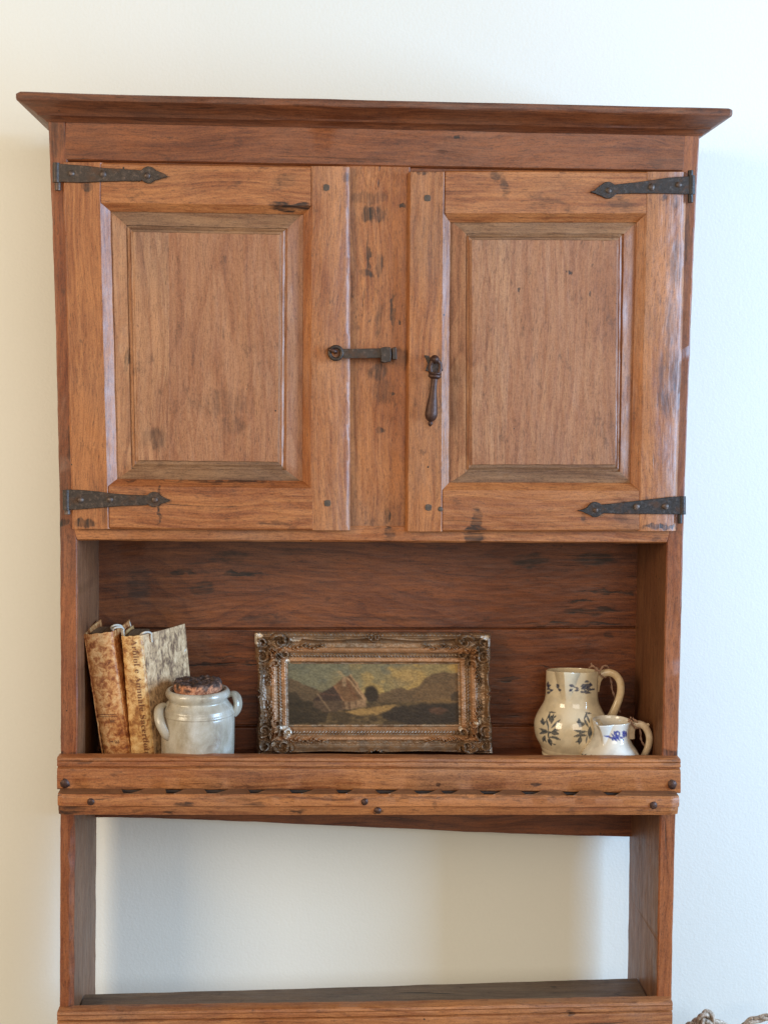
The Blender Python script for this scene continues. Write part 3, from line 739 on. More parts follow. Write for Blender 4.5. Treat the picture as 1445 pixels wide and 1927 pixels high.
def inpoly(X, Y, poly):
    c_ = np.zeros(X.shape, bool); n_ = len(poly)
    for i in range(n_):
        (x0, y0), (x1, y1) = poly[i], poly[(i + 1) % n_]
        if y0 == y1: continue
        c_ ^= ((y0 > Y) != (y1 > Y)) & (X < (x1 - x0) * (Y - y0) / (y1 - y0) + x0)
    return c_
def linc(c): return np.array(lin(c))
def blend(C, mask, col):
    m_ = np.clip(mask, 0, 1)[..., None]; return C * (1 - m_) + np.asarray(col) * m_
def vcmat(name, rough, bump=.2, bscale=300, bd=.0008, metallic=0, coat=0, spec=.5, mott=0):
    g = N(name); a = g.n('VertexColor', layer_name='Col'); pos = g.n('NewGeometry').outputs['Position']
    b = g.noise(pos, bscale, 4, .6); c_ = a.outputs[0]
    if mott: c_ = g.mix(g.maprange(g.noise(pos, 120, 5, .65), .45, .75, 0, mott), c_, (.18, .11, .05), 'MIX')
    return g.out(c_, rough, g.bump(b, bump, bd), Metallic=metallic, Coat_Weight=coat, Coat_Roughness=.08, Specular_IOR_Level=spec)

# ------------------------------------------------------------------ old books
def vellum(name, a, b, d_, dark, sc_=1.0, streak=0):
    g = N(name); pos = g.n('NewGeometry').outputs['Position']
    n1 = g.noise(g.vm('MULTIPLY', pos, (1, 1, .55 if streak else .9)), 120 * sc_, 6, .72, .6); n2 = g.noise(pos, 34 * sc_, 4, .6, .5); n3 = g.noise(pos, 420, 4, .6)
    c_ = g.ramp(g.math('ADD', g.math('MULTIPLY', n1, .75), g.math('MULTIPLY', n2, .38)), [(.38, dark), (.50, d_), (.58, b), (.68, a)])
    c_ = g.mix(g.maprange(n3, .6, .72, 0, .5), c_, dark)
    return g.out(c_, g.maprange(n2, .3, .7, .34, .6), g.bump(g.math('ADD', n1, g.math('MULTIPLY', n3, .4)), .45, .0012), Specular_IOR_Level=.5)
m_vel1 = vellum('brown_mottled_vellum', lin((226, 176, 118)), lin((205, 142, 84)), lin((160, 92, 48)), lin((92, 46, 24)))
m_vel2 = vellum('honey_vellum', lin((232, 196, 140)), lin((215, 170, 110)), lin((176, 122, 70)), lin((110, 66, 36)), .9)
m_velc = vellum('grey_stained_vellum', lin((230, 194, 150)), lin((200, 162, 120)), lin((138, 108, 82)), lin((80, 58, 44)), 1.1, 1)
m_inner = plain('cover_lining', lin((170, 156, 128)), lin((120, 108, 88)), 150, .8)
m_pages = None
g = N('page_edges'); pos = g.n('NewGeometry').outputs['Position']
pn = g.noise(g.vm('MULTIPLY', pos, (900, 20, 20)), 1, 3, .6); pf = g.noise(pos, 40, 4, .6)
m_pages = g.out(g.mix(g.maprange(pn, .35, .65), lin((96, 74, 52)), lin((150, 124, 92))), .85, g.bump(pn, .6, .001))
m_ink = plain('faded_ink', lin((84, 46, 26)), lin((150, 98, 58)), 320, .7)
m_cord = plain('white_cord', lin((222, 216, 204)), lin((176, 164, 146)), 500, .6)

def curved_board(name, cols, z0f, z1f, th, mat, parent, nz=40, jit=.0004, bev=.0005):
    """sheet following a plan polyline cols=[(xtop,xbot,Y)], from height z0f(i) to z1f(i), with thickness"""
    n_ = len(cols) - 1; V = []; 
    def nrm_(i):
        a, b = cols[max(i - 1, 0)], cols[min(i + 1, n_)]; t = Vector((b[0] - a[0], b[2] - a[2], 0)); t.normalize(); return Vector((t.y, -t.x, 0))
    for side in (0, 1):
        for k in range(nz + 1):
            v = k / nz
            for i, (xt, xb, y) in enumerate(cols):
                z = z1f(i) * (1 - v) + z0f(i) * v; x = xt * (1 - v) + xb * v
                p = Vector((x, y, z)) - nrm_(i) * (th * side)
                q = noise.noise(Vector((i * .5, k * .35, 3 + len(name)))) * jit + noise.noise(Vector((i * .9, k * 1.1, 8))) * jit * .5
                V.append(p + nrm_(i) * q)
    W_ = n_ + 1; S_ = (nz + 1) * W_; F_ = []
    for k in range(nz):
        for i in range(n_):
            a = k * W_ + i; F_.append((a, a + 1, a + W_ + 1, a + W_)); F_.append((S_ + a, S_ + a + W_, S_ + a + W_ + 1, S_ + a + 1))
    for i in range(n_):
        F_.append((i, i + 1, S_ + i + 1, S_ + i)); a = nz * W_ + i; F_.append((a, a + 1, S_ + a + 1, S_ + a))
    for k in range(nz):
        a = k * W_; F_.append((a, a + W_, S_ + a + W_, S_ + a)); a = k * W_ + n_; F_.append((a, a + W_, S_ + a + W_, S_ + a))
    return mesh(name, V, F_, mat, parent, angle=60)

def book(nm, label, tl, tr, bl, br, Yf, mats, rc, lc, rec=.004):
    """tl.. = photo corners of the spine; rc/lc = plan ends (photo x at top, depth) of the two covers"""
    root = empty(nm, Vector((P(bl[0], bl[1], Yf).x, Yf + .05, shz(.08)))); tag(root, label, 'book', 'old vellum books on the shelf')
    TL, TR, BL, BR = P(*tl, Yf), P(*tr, Yf), P(*bl, Yf), P(*br, Yf)
    zb = shz(Yf) + .0005
    def ext(A, B): t = (zb - A.z) / (B.z - A.z); return A + (B - A) * t
    BL2, BR2 = ext(TL, BL), ext(TR, BR)
    ns = 14; cols = []
    wv = TR.x - TL.x
    for i in range(ns + 1):
        t = i / ns; bul = math.sqrt(max(0, 1 - (2 * t - 1) ** 2)) ** .8 * .0055
        cols.append((TL.x + wv * t, BL2.x + (BR2.x - BL2.x) * t, Yf - bul + .004))
    zt = lambda i: TL.z + (TR.z - TL.z) * i / ns + .0006 * math.sin(i * 1.3)
    sp = curved_board('spine', cols, lambda i: zb, zt, .0014, mats[0], root, nz=70, jit=.0009)
    shift = BR2.x - TR.x
    # covers run back from the spine edges
    def cover(x0, end, zt0, side, mat):
        ye = end[1]; xe = P(end[0], end[2], ye); ze = xe.z; cc = []
        for i in range(13):
            t = i / 12; y = Yf + .003 + (ye - Yf - .003) * t; bow = .0025 * math.sin(t * math.pi) * side
            cc.append((x0 + (xe.x - x0) * t + bow, x0 + shift + (xe.x - x0) * t + bow, y))
        return curved_board('cover', cc, lambda i: shz(Yf + (ye - Yf) * i / 12) + .0006, lambda i: zt0 + (ze - zt0) * i / 12, .0022 * (1 if side > 0 else -1), mat, root, nz=40, jit=.0007)
    cover(TR.x, rc, TR.z, 1, mats[1]); cover(TL.x, lc, TL.z, -1, mats[2])
    # text block
    x0, x1 = TL.x + .003, TR.x - .003; ye = min(rc[1], lc[1]) - .012; zt_ = min(TL.z, TR.z) - rec
    V = []
    for (z, sh_) in ((zt_, 0), (zb + .003, shift)):
        for (x, y) in ((x0, Yf + .004), (x1, Yf + .004), (x1 + .002, ye), (x0 + .002, ye)): V.append((x + sh_, y, z))
    mesh('page_block', V, [(0, 1, 2, 3), (4, 5, 6, 7), (0, 1, 5, 4), (1, 2, 6, 5), (2, 3, 7, 6), (3, 0, 4, 7)], m_pages, root, bevel=.0008)
    return root, (TL, TR, BL2, BR2, shift)
YBK = .050
bk1, g1 = book('old_book', 'leaning mottled brown vellum book at the far left, pages partly open at the top', (157, 1195), (212, 1189), (196, 1424), (246, 1424), YBK, (m_vel1, m_vel1, m_vel1), (244, YBK + .105, 1166), (188, YBK + .105, 1166))
bk2, g2 = book('old_book', 'honey vellum book with dark lettering on its spine and a splayed grey cover', (228, 1198), (268, 1196), (247, 1424), (291, 1424), YBK - .004, (m_vel2, m_velc, m_vel2), (348, YBK + .105, 1174), (249, YBK + .095, 1177))
# white cord ties
def loop(cx, cy, Y, r, parent, name='tie'):
    s_ = mpp(Y); pts = []
    for k in range(9):
        th = math.pi * (1.05 - k / 8 * 1.15); pts.append(P(cx, cy, Y) + Vector((math.cos(th) * r * s_, .006 * math.cos(th * 1.5), math.sin(th) * r * s_ * .8)))
    pts.append(pts[-1] + Vector((.001, 0, -.010)))
    tube(name, pts, .0016, m_cord, parent, smooth_n=4, nseg=8)
loop(219, 1183, YBK + .012, 9.5, bk1); loop(222, 1187, YBK + .010, 9.5, bk1); loop(275, 1196, YBK + .008, 9, bk2); loop(273, 1197, YBK + .014, 8.5, bk2)
tube('tie', [P(341, 1232, YBK + .094), P(346, 1227, YBK + .096), P(349, 1222, YBK + .100), P(347, 1226, YBK + .098), P(342, 1234, YBK + .094)], .0014, m_cord, bk2, smooth_n=4, nseg=8)
tube('tie', [P(243, 1170, YBK + .102), P(246, 1180, YBK + .100), P(243, 1190, YBK + .10)], .0012, m_cord, bk1, smooth_n=4, nseg=8)

# lettering on the second spine (serif letters from the font's mathematical alphabet)
def serif(t):
    o = ''
    for ch in t:
        if 'A' <= ch <= 'Z': o += chr(0x1D400 + ord(ch) - 65)
        elif 'a' <= ch <= 'z': o += chr(0x1D41A + ord(ch) - 97)
        else: o += ch
    return o
def lettering(text, A, B, h, Yoff, parent, root_g, Yf, sq=1.0, maths=True):
    cu = bpy.data.curves.new('lettering', 'FONT'); cu.body = serif(text) if maths else text; cu.size = 1; cu.resolution_u = 3
    tmp = bpy.data.objects.new('tmp', cu); COL.objects.link(tmp)
    dg = bpy.context.evaluated_depsgraph_get(); me0 = bpy.data.meshes.new_from_object(tmp.evaluated_get(dg))
    V = np.array([v.co[:] for v in me0.vertices]); F_ = [tuple(p.vertices) for p in me0.polygons]
    bpy.data.objects.remove(tmp); bpy.data.curves.remove(cu); bpy.data.meshes.remove(me0)
    if not len(V): return None
    x0, x1 = V[:, 0].min(), V[:, 0].max(); out = []
    TL, TR, BL, BR, shift = root_g
    for x, y, z in V:
        t = (x - x0) / (x1 - x0); c_ = A.lerp(B, t)
        p = c_ + Vector((y * h, 0, 0))
        v = (TL.z - p.z) / (TL.z - BL.z); xl_ = TL.x + (BL.x - TL.x) * v; wv = (TR.x - TL.x) * (1 - v) + (BR.x - BL.x) * v
        u = min(1, max(0, (p.x - xl_) / wv)); bul = math.sqrt(max(0, 1 - (2 * u - 1) ** 2)) ** .8 * .0055
        out.append((p.x, Yf - bul + .004 - Yoff, p.z))
    return mesh('lettering', out, F_, m_ink, parent, smooth=False)
Yb2 = YBK - .004
lettering('Arbiol e Annuale Sacerdotu', P(247, 1203, Yb2), P(273, 1423, Yb2), .0125, .0010, bk2, g2, Yb2)
lettering('I', P(207, 1353, YBK), P(208, 1361, YBK), .010, .0012, bk1, g1, YBK)
lettering('3', P(216, 1392, YBK), P(217, 1399, YBK), .009, .0012, bk1, g1, YBK, maths=False)
lettering('I', P(206, 1392, YBK), P(207, 1398, YBK), .008, .0012, bk1, g1, YBK)
for q, (yy) in enumerate((1345, 1349)):
    a, b = P(186, yy, YBK), P(226, yy - 1, YBK)
    tube('tooled_line', [Vector((a.x + (b.x - a.x) * t / 8, YBK - math.sqrt(max(0, 1 - (2 * (.06 + .88 * t / 8) - 1) ** 2)) ** .8 * .0055 + .0036, a.z + (b.z - a.z) * t / 8)) for t in range(9)], .0005, m_ink, bk1, nseg=6)

# ------------------------------------------------------------------ stoneware crock
def stoneware():
    g = N('salt_glaze_stoneware'); pos = g.n('NewGeometry').outputs['Position']
    a = g.noise(g.vm('MULTIPLY', pos, (1, 1, .45)), 38, 5, .62, .5); b = g.noise(pos, 520, 4, .65); c0 = g.noise(g.vm('MULTIPLY', pos, (1, 1, .2)), 60, 3, .6)
    c_ = g.ramp(a, [(.3, lin((136, 122, 104))), (.5, lin((172, 162, 144))), (.7, lin((196, 190, 178)))])
    c_ = g.mix(g.maprange(c0, .55, .75, 0, .35), c_, lin((206, 196, 170)))
    c_ = g.mix(g.maprange(b, .56, .72, 0, .5), c_, lin((112, 92, 72)))
    return g.out(c_, g.maprange(b, .3, .7, .20, .34), g.bump(g.math('ADD', g.math('MULTIPLY', a, .8), g.math('MULTIPLY', b, .3)), .35, .002), Coat_Weight=.4, Coat_Roughness=.12)
m_stone = stoneware()
YC = .055; sC = mpp(YC); cc = P(372.5, 1440, YC); zC = shz(YC)
crock = empty('stoneware_crock', (cc.x, YC, zC)); tag(crock, 'small grey salt-glazed stoneware crock with two ear handles between the books and the picture', 'crock')
def zpx(py, Y, px=722): return P(px, py, Y).z
# profile measured in photo px from the axis
cp_ = [(1, 1448), (60, 1446), (66, 1440), (68.5, 1425), (69.5, 1395), (70, 1365), (69.5, 1350), (68.8, 1345), (69.6, 1343), (67.5, 1338), (66.8, 1334), (65, 1331), (61, 1327), (56.5, 1322), (55.5, 1318.5), (58, 1315), (60.5, 1310), (60.5, 1305), (58, 1300.5), (54, 1299), (51, 1301), (49, 1310), (50, 1330), (60, 1345), (62, 1400), (58, 1430), (1, 1434)]
def lathe_z(prof_, cx, cy, k=96, wob=.0004, base=None):
    vs, fs = [], []
    for i, (r, z) in enumerate(prof_):
        for j in range(k):
            th = 2 * math.pi * j / k; rr = r + (wob * noise.noise(Vector((math.cos(th) * 2, math.sin(th) * 2, z * 30))) if r > .005 else 0)
            vs.append((cx + rr * math.cos(th), cy + rr * math.sin(th), z))
    for i in range(len(prof_) - 1):
        for j in range(k): fs.append((i * k + j, i * k + (j + 1) % k, (i + 1) * k + (j + 1) % k, (i + 1) * k + j))
    fs += [tuple(range(k)), tuple(range((len(prof_) - 1) * k, len(prof_) * k))]
    return vs, fs
z_b = zpx(1446, YC, 372); 
pr = [(r * sC, zpx(y, YC, 372) - z_b + zC) for r, y in cp_]
def smooth_prof(pr, m_=3):
    out = []
    n_ = len(pr)
    for i in range(n_ - 1):
        p0, p1, p2, p3 = pr[max(i - 1, 0)], pr[i], pr[i + 1], pr[min(i + 2, n_ - 1)]
        for k in range(m_):
            t = k / m_
            out.append(tuple(.5 * (2 * p1[c] + (p2[c] - p0[c]) * t + (2 * p0[c] - 5 * p1[c] + 4 * p2[c] - p3[c]) * t * t + (3 * p1[c] - p0[c] - 3 * p2[c] + p3[c]) * t ** 3) for c in (0, 1)))
    out.append(pr[-1]); return [(max(.0005, r), z) for r, z in out]
vs, fs = lathe_z(smooth_prof(pr), cc.x, YC, wob=.0009)
mesh('body', vs, fs, m_stone, crock, angle=60)
ax = Vector((cc.x, YC, 0))
def ear(pts, parent, mat, r, flat, name='handle'):
    tube(name, pts, r, mat, parent, smooth_n=6, nseg=14, flat=flat)
# left ear: top root behind, swings forward and down
def pol(a_deg, r_px, py, Y=YC):
    a = R(a_deg); return Vector((cc.x + math.cos(a) * r_px * sC, YC + math.sin(a) * r_px * sC, zpx(py, YC, 372) - z_b + zC))
ear([pol(193, 56, 1329), pol(196, 66, 1326), pol(203, 75, 1330), pol(210, 79, 1340), pol(216, 80, 1352), pol(220, 77, 1364), pol(223, 73, 1374), pol(225, 66, 1380)], crock, m_stone, lambda t: .0066 + .0016 * math.sin(t * 3.14), .52)
ear([pol(18, 56, 1318), pol(16, 66, 1313), pol(12, 72, 1315), pol(8, 75, 1322), pol(5, 76, 1332), pol(3, 73, 1342), pol(2, 67, 1349)], crock, m_stone, lambda t: .0074 + .0016 * math.sin(t * 3.14), .52)
# cork lid
g = N('bark_top_cork'); pos = g.n('NewGeometry').outputs['Position']
nm_ = g.n('SeparateXYZ'); g.put(nm_.inputs[0], g.n('NewGeometry').outputs['Normal'])
a = g.noise(pos, 120, 6, .75); b = g.noise(pos, 300, 4, .7)
side = g.mix(g.maprange(b, .35, .62), lin((120, 60, 34)), lin((226, 160, 120)))
topc = g.ramp(a, [(.36, lin((30, 22, 20))), (.5, lin((74, 54, 46))), (.62, lin((126, 98, 84)))])
at = g.n('VertexColor', layer_name='Col')
m_cork = g.out(g.mix(g.math('ADD', g.n('SeparateColor').outputs[0], 0) if False else at.outputs[0], side, topc), .8, g.bump(a, .8, .004))
vs, fs, cl_ = [], [], []
k = 80; rings_ = [(0.86, 0, 0), (.90, .25, 0), (.93, .55, 0), (.94, .78, 0), (.90, .93, 1), (.8, 1, 1)] + [(.8 * (1 - q / 10), 1, 1) for q in range(1, 10)] + [(.02, 1, 1)]
zb_, zt_ = zpx(1306, YC, 372) - z_b + zC, zpx(1285, YC, 372) - z_b + zC
for i, (r, h, top_) in enumerate(rings_):
    for j in range(k):
        th = 2 * math.pi * j / k; rr = r * 49.5 * sC * (1 + .06 * noise.noise(Vector((math.cos(th) * 2, math.sin(th) * 2, h * 2)))) * (1 + (.03 * noise.noise(Vector((math.cos(th) * 9, math.sin(th) * 9, h * 5)))))
        x, y = cc.x + rr * math.cos(th), YC + rr * math.sin(th)
        z = zb_ + (zt_ - zb_) * h
        if h > .5: z += (.0035 * noise.noise(Vector((x * 60, y * 60, 2))) + .0045 * abs(noise.noise(Vector((x * 130, y * 170, 5)))) + .002 * noise.noise(Vector((x * 300, y * 300, 5)))) * (1 if top_ else .5)
        vs.append((x, y, z)); e_ = 1.0 if top_ else (1.0 if (h > .4 and noise.noise(Vector((th * 4, h * 3, 1))) > .05) else 0.0); cl_.append((e_, e_, e_))
for i in range(len(rings_) - 1):
    for j in range(k): fs.append((i * k + j, i * k + (j + 1) % k, (i + 1) * k + (j + 1) % k, (i + 1) * k + j))
fs += [tuple(range(k)), tuple(range((len(rings_) - 1) * k, len(rings_) * k))]
ck = mesh('cork_stopper', vs, fs, m_cork, None, angle=60, cols=cl_, loc=(cc.x, YC, zb_)); tag(ck, 'rough dark bark-topped cork stopper plugged into the stoneware crock', 'stopper')

# ------------------------------------------------------------------ picture in an ornate gilt frame
YP0, YP1 = .138, .164
zfb = shz(YP0) + .0006
fTL, fTR, fBL, fBR = P(478, 1188, YP1), P(924, 1190, YP1), P(482, 1426, YP0), P(928, 1426, YP0)
dz_ = zfb - (fBL.z + fBR.z) / 2
for v in (fBL, fBR): v.z = zfb
NX, NY = 450, 238
sx_ = np.linspace(0, NX, 560); ty = np.linspace(0, NY, 300)
S, T = np.meshgrid(sx_, ty)
L0, R0, T0, B0 = 60, 388, 60, 184
dL, dR, dT, dB = L0 - S, S - R0, T0 - T, T - B0
# normalise so the frame width is 60 on every side
dmx = np.maximum.reduce([dL, dR * 60 / (NX - R0), dT, dB * 60 / (NY - B0)])
d = dmx
hp = [(-4, 1.0), (0, 1.5), (1, 5.0), (3, 6.6), (9, 5.8), (10, 4.5), (13.5, 6.8), (17, 4.5), (18, 6.5), (22, 10.5), (27, 11.5), (31, 9.2), (38, 8.6), (44, 11), (48, 15.5), (50, 17), (52, 15), (55, 10), (60, 6)]
Hh = np.interp(d, [a for a, b in hp], [b for a, b in hp])
horiz = np.maximum(dT, dB * 60 / (NY - B0)) >= np.maximum(dL, dR * 60 / (NX - R0))
along = np.where(horiz, S, T)
# rope bead
bead = (d > 10) & (d < 17)
Hh = Hh + np.where(bead, 1.7 * np.abs(np.sin((along + (d - 13.5) * .9) * .52)) - .6, 0)
# outer dentil rope on the top edge
ob = (d > 54) & (dT > 50)
Hh = Hh + np.where(ob, 3.0 + 1.6 * np.abs(np.sin((along + d) * .42)), 0)
# outline: bulging corners, waists and a scrolled notch in the middle of every side
def side_w(a, c_, half): return np.abs((a - c_) / half)
wh_ = side_w(S, NX / 2, NX / 2 - 52); wv_ = side_w(T, NY / 2, NY / 2 - 50)
def inset(w): return np.where(w < 1, 5.5 * np.sin(np.clip(w, 0, 1) * math.pi) ** 1.0 * (w > .10) + 7.0 * np.exp(-(w / .055) ** 2), 0) 
eL = 5 * inset(wv_) / 5; eT = inset(wh_)
edge = np.minimum.reduce([S - eL * .9 - 1.5, NX - S - eL * .9 - 1.5, NY - T - eT, T - 0 + 0 * eT])
# scroll ridge following the outline
rid = np.where(horiz, np.minimum(T - 8 - eT * 1.5, NY - T - 3 - eT * 1.2), np.minimum(S - 6 - eL * 1.2, NX - S - 6 - eL * 1.2))
Hh = Hh + 3.6 * np.exp(-(rid / 2.2) ** 2) * (d > 25)
def ridge(pts, wd, hgt, tap=True):
    global Hh
    xs = [p[0] for p in pts]; ys = [p[1] for p in pts]; x0, x1, y0, y1 = min(xs) - 3 * wd, max(xs) + 3 * wd, min(ys) - 3 * wd, max(ys) + 3 * wd
    i0, i1 = np.searchsorted(sx_, (x0, x1)); j0, j1 = np.searchsorted(ty, (y0, y1))
    if i1 <= i0 or j1 <= j0: return
    D, Tt = seg_dist(S[j0:j1, i0:i1], T[j0:j1, i0:i1], pts)
    wt = wd * (1 - .55 * Tt) if tap else wd
    prof_ = np.clip(1 - (D / wt) ** 2, 0, 1) ** .6
    base_ = Hh[j0:j1, i0:i1]
    groove = np.exp(-((D - wt * 1.25) / (wt * .35)) ** 2) * hgt * .28
    Hh[j0:j1, i0:i1] = base_ + prof_ * hgt - groove
def spiral(cx_, cy_, r0_, r1_, a0, a1, k=16): return [(cx_ + (r0_ + (r1_ - r0_) * i / k) * math.cos(R(a0 + (a1 - a0) * i / k)), cy_ + (r0_ + (r1_ - r0_) * i / k) * math.sin(R(a0 + (a1 - a0) * i / k))) for i in range(k + 1)]
prn = random.Random(3)
for (ox, oy, fx_, fy_) in ((0, 0, 1, 1), (NX, 0, -1, 1), (0, NY, 1, -1), (NX, NY, -1, -1)):
    tr = lambda pts: [(ox + fx_ * x, oy + fy_ * y) for x, y in pts]
    jt = lambda: prn.uniform(-2, 2)
    # soft raised cartouche under the carving
    cxx, cyy = ox + fx_ * 36, oy + fy_ * 36
    Hh = Hh + 5.5 * np.exp(-(((S - cxx) / 24) ** 2 + ((T - cyy) / 24) ** 2) ** 1.6)
    for sp_ in ((50 + jt(), 18 + jt(), 15, 4, 200, 560), (16 + jt(), 48 + jt(), 13, 4, -110, 250), (34 + jt(), 36 + jt(), 12, 3, 20, 330), (60 + jt(), 42 + jt(), 10, 3, 240, -90), (40 + jt(), 62, 10, 3, 160, 480), (17 + jt(), 20 + jt(), 11, 4, 150, 420), (60, 14 + jt(), 7, 2, 0, 300), (12, 70 + jt(), 7, 2, 90, 400)):
        ridge(tr(spiral(*sp_)), 4.0, 6.5)
    for q in range(9):
        a = 18 + q * 7 + jt(); ln = 16 + prn.random() * 9; x0_, y0_ = 30 + jt() * 2, 30 + jt() * 2
        ridge(tr([(x0_, y0_), (x0_ + ln * .6 * math.cos(R(a)), y0_ + ln * .6 * math.sin(R(a))), (x0_ + ln * math.cos(R(a + 14)), y0_ + ln * math.sin(R(a + 14)))]), 2.4, 3.6)
    # leafy sprigs running along the cove
    for (dx, dy, ex) in ((1, 0, 0), (0, 1, 1)):
        for q in range(9):
            b0_ = 66 + q * 7.5
            if dy and b0_ > 100: break
            if b0_ > 128: break
            c0_ = 29 + 3 * math.sin(q * 1.4); l_ = 7 - q * .35
            for sg in (-1, 1):
                p_ = [(b0_, c0_), (b0_ + 4, c0_ + sg * l_ * .55), (b0_ + 9, c0_ + sg * l_ * .6)]
                ridge(tr([(y, x) for x, y in p_] if dy else p_), 2.1, 3.0)
# centre scrolls
for (cx_, cy_, hz_) in ((NX / 2, 9, 1), (NX / 2, NY - 8, 1), (6, NY / 2, 0), (NX - 6, NY / 2, 0)):
    for sg in (-1, 1):
        pts = spiral(cx_ + sg * 7, cy_, 6, 1.5, 90 if sg > 0 else 90, 90 + sg * 360) if hz_ else spiral(cx_, cy_ + sg * 8, 6, 1.5, 0, sg * 360)
        ridge(pts, 2.4, 3.4)
Hh = Hh + (fbm(S * .10, T * .10, 4, 4) - .5) * 1.6 + (fbm(S * .5, T * .5, 9, 2) - .5) * .7
# open mitre crack on three corners
for (x0_, y0_, x1_, y1_) in ((2, 8, 52, 46), (8, NY - 4, 58, NY - 52)):
    D, _ = seg_dist(S, T, [(x0_, y0_), (x1_, y1_)]); Hh = Hh - 4.5 * np.exp(-(D / .8) ** 2)
edge_n = edge + (fbm(S * .12, T * .12, 31, 3) - .5) * 2.5
Hh = Hh * np.clip(edge_n / 2.2, 0, 1) ** .5
# colours: worn gilding, bare plaster chips
gild = linc((152, 112, 76)); dk = linc((108, 80, 56)); br_ = linc((168, 118, 78)); gy = linc((146, 128, 108))
C = np.zeros(S.shape + (3,)) + gild
C = blend(C, (fbm(S * .05, T * .05, 12, 4) - .42) * 4, dk)
C = blend(C, np.clip((fbm(S * .09, T * .4, 15, 4) - .5) * 5, 0, .6), gy)
C = blend(C, np.where(((d > 1) & (d < 9.5)) | ((d > 19) & (d < 29)), .75, 0), br_)
C = blend(C, np.where(bead, .45, 0), dk); C = blend(C, np.clip((d - 30) / 6, 0, 1) * .45, dk)
chips = [(9, 8, 9, 5, .1), (78, 14, 10, 4, .15), (62, 58, 5, 5, .5), (4, 17, 3.5, 8, 0), (437, 10, 9, 4, .3), (444, 18, 3.5, 9, 0), (424, 172, 3.5, 9, .3), (62, 194, 7, 9, .4), (52, 186, 7, 5, .4), (34, 216, 4, 5, 0), (444, 230, 4, 9, 0), (50, 150, 3.5, 3, 0), (387, 188, 3, 4, 0), (68, 66, 3, 4, 0), (416, 176, 5, 3, 0)]
chipm = np.zeros(S.shape)
for (x, y, rx_, ry_, a) in chips:
    q = np.hypot((S - x) / rx_, (T - y) / ry_) + (fbm(S * .25, T * .25, 41, 3) - .5) * 1.1
    mk = np.clip((1 - q) * 5, 0, 1); chipm = np.maximum(chipm, mk)
C = blend(C, chipm, linc((226, 212, 194))); Hh = Hh - chipm * 1.6
m_gild = vcmat('worn_gilding', .36, .25, 500, .0006, metallic=.25, spec=.6, mott=.25)
inside = (dmx < -3)
pic = empty('framed_painting', ((fBL.x + fBR.x) / 2, YP0, zfb)); tag(pic, 'small landscape painting in a chipped ornate gilt frame leaning at the back of the shelf', 'painting')
nrm_f = (fTR - fTL).cross(fBL - fTL).normalized()
if nrm_f.y > 0: nrm_f = -nrm_f
def fpos(s_, t_):
    u, v = s_ / NX, t_ / NY
    return (fTL * (1 - u) + fTR * u) * (1 - v) + (fBL * (1 - u) + fBR * u) * v
U = (S / NX)[..., None]; Vv = (T / NY)[..., None]
a3 = lambda v: np.array(v[:])
POSM = (a3(fTL) * (1 - U) + a3(fTR) * U) * (1 - Vv) + (a3(fBL) * (1 - U) + a3(fBR) * U) * Vv + (Hh * .00105)[..., None] * a3(nrm_f)
corner = ((S < 66) | (S > NX - 66)) & ((T < 62) | (T > NY - 60))
ok = (edge_n > -.6) & (d > -3.2)
def submesh(name, mask, parent):
    H_, W_ = S.shape; fm = mask[:-1, :-1] & ok[:-1, :-1] & ok[1:, :-1] & ok[:-1, 1:] & ok[1:, 1:]
    jj, ii = np.nonzero(fm); a = jj * W_ + ii; quad = np.stack([a, a + 1, a + W_ + 1, a + W_], 1)
    used, inv = np.unique(quad, return_inverse=True); quad = inv.reshape(quad.shape)
    vv = POSM.reshape(-1, 3)[used]; cc_ = C.reshape(-1, 3)[used]
    return mesh(name, [Vector(v) for v in vv], [tuple(int(x) for x in f) for f in quad], m_gild, parent, angle=180, cols=cc_)
submesh('moulding', ~corner, pic)
for mk in ((S < NX / 2) & (T < NY / 2), (S >= NX / 2) & (T < NY / 2), (S < NX / 2) & (T >= NY / 2), (S >= NX / 2) & (T >= NY / 2)):
    submesh('corner_ornament', corner & mk, pic)
m_dkwood = plain('dark_frame_back', (.03, .02, .013), (.06, .035, .02), 80, .7)
bkp = [fpos(6, 5), fpos(NX - 6, 5), fpos(NX - 6, NY - 5), fpos(6, NY - 5)]
# frame back: four boards' worth of thickness behind the gilded face, as one ring
V = []; 
for q in bkp: V.append(q + nrm_f * -.0002)
for q in (fpos(56, 56), fpos(392, 56), fpos(392, 188), fpos(56, 188)): V.append(q + nrm_f * -.0002)
V += [v - nrm_f * .010 for v in V]
F_ = []
for i in range(4):
    j = (i + 1) % 4; F_ += [(i, j, 4 + j, 4 + i), (8 + i, 8 + j, 12 + j, 12 + i), (i, j, 8 + j, 8 + i), (4 + i, 4 + j, 12 + j, 12 + i)]
mesh('frame_back', V, F_, m_dkwood, pic, bevel=.0008)

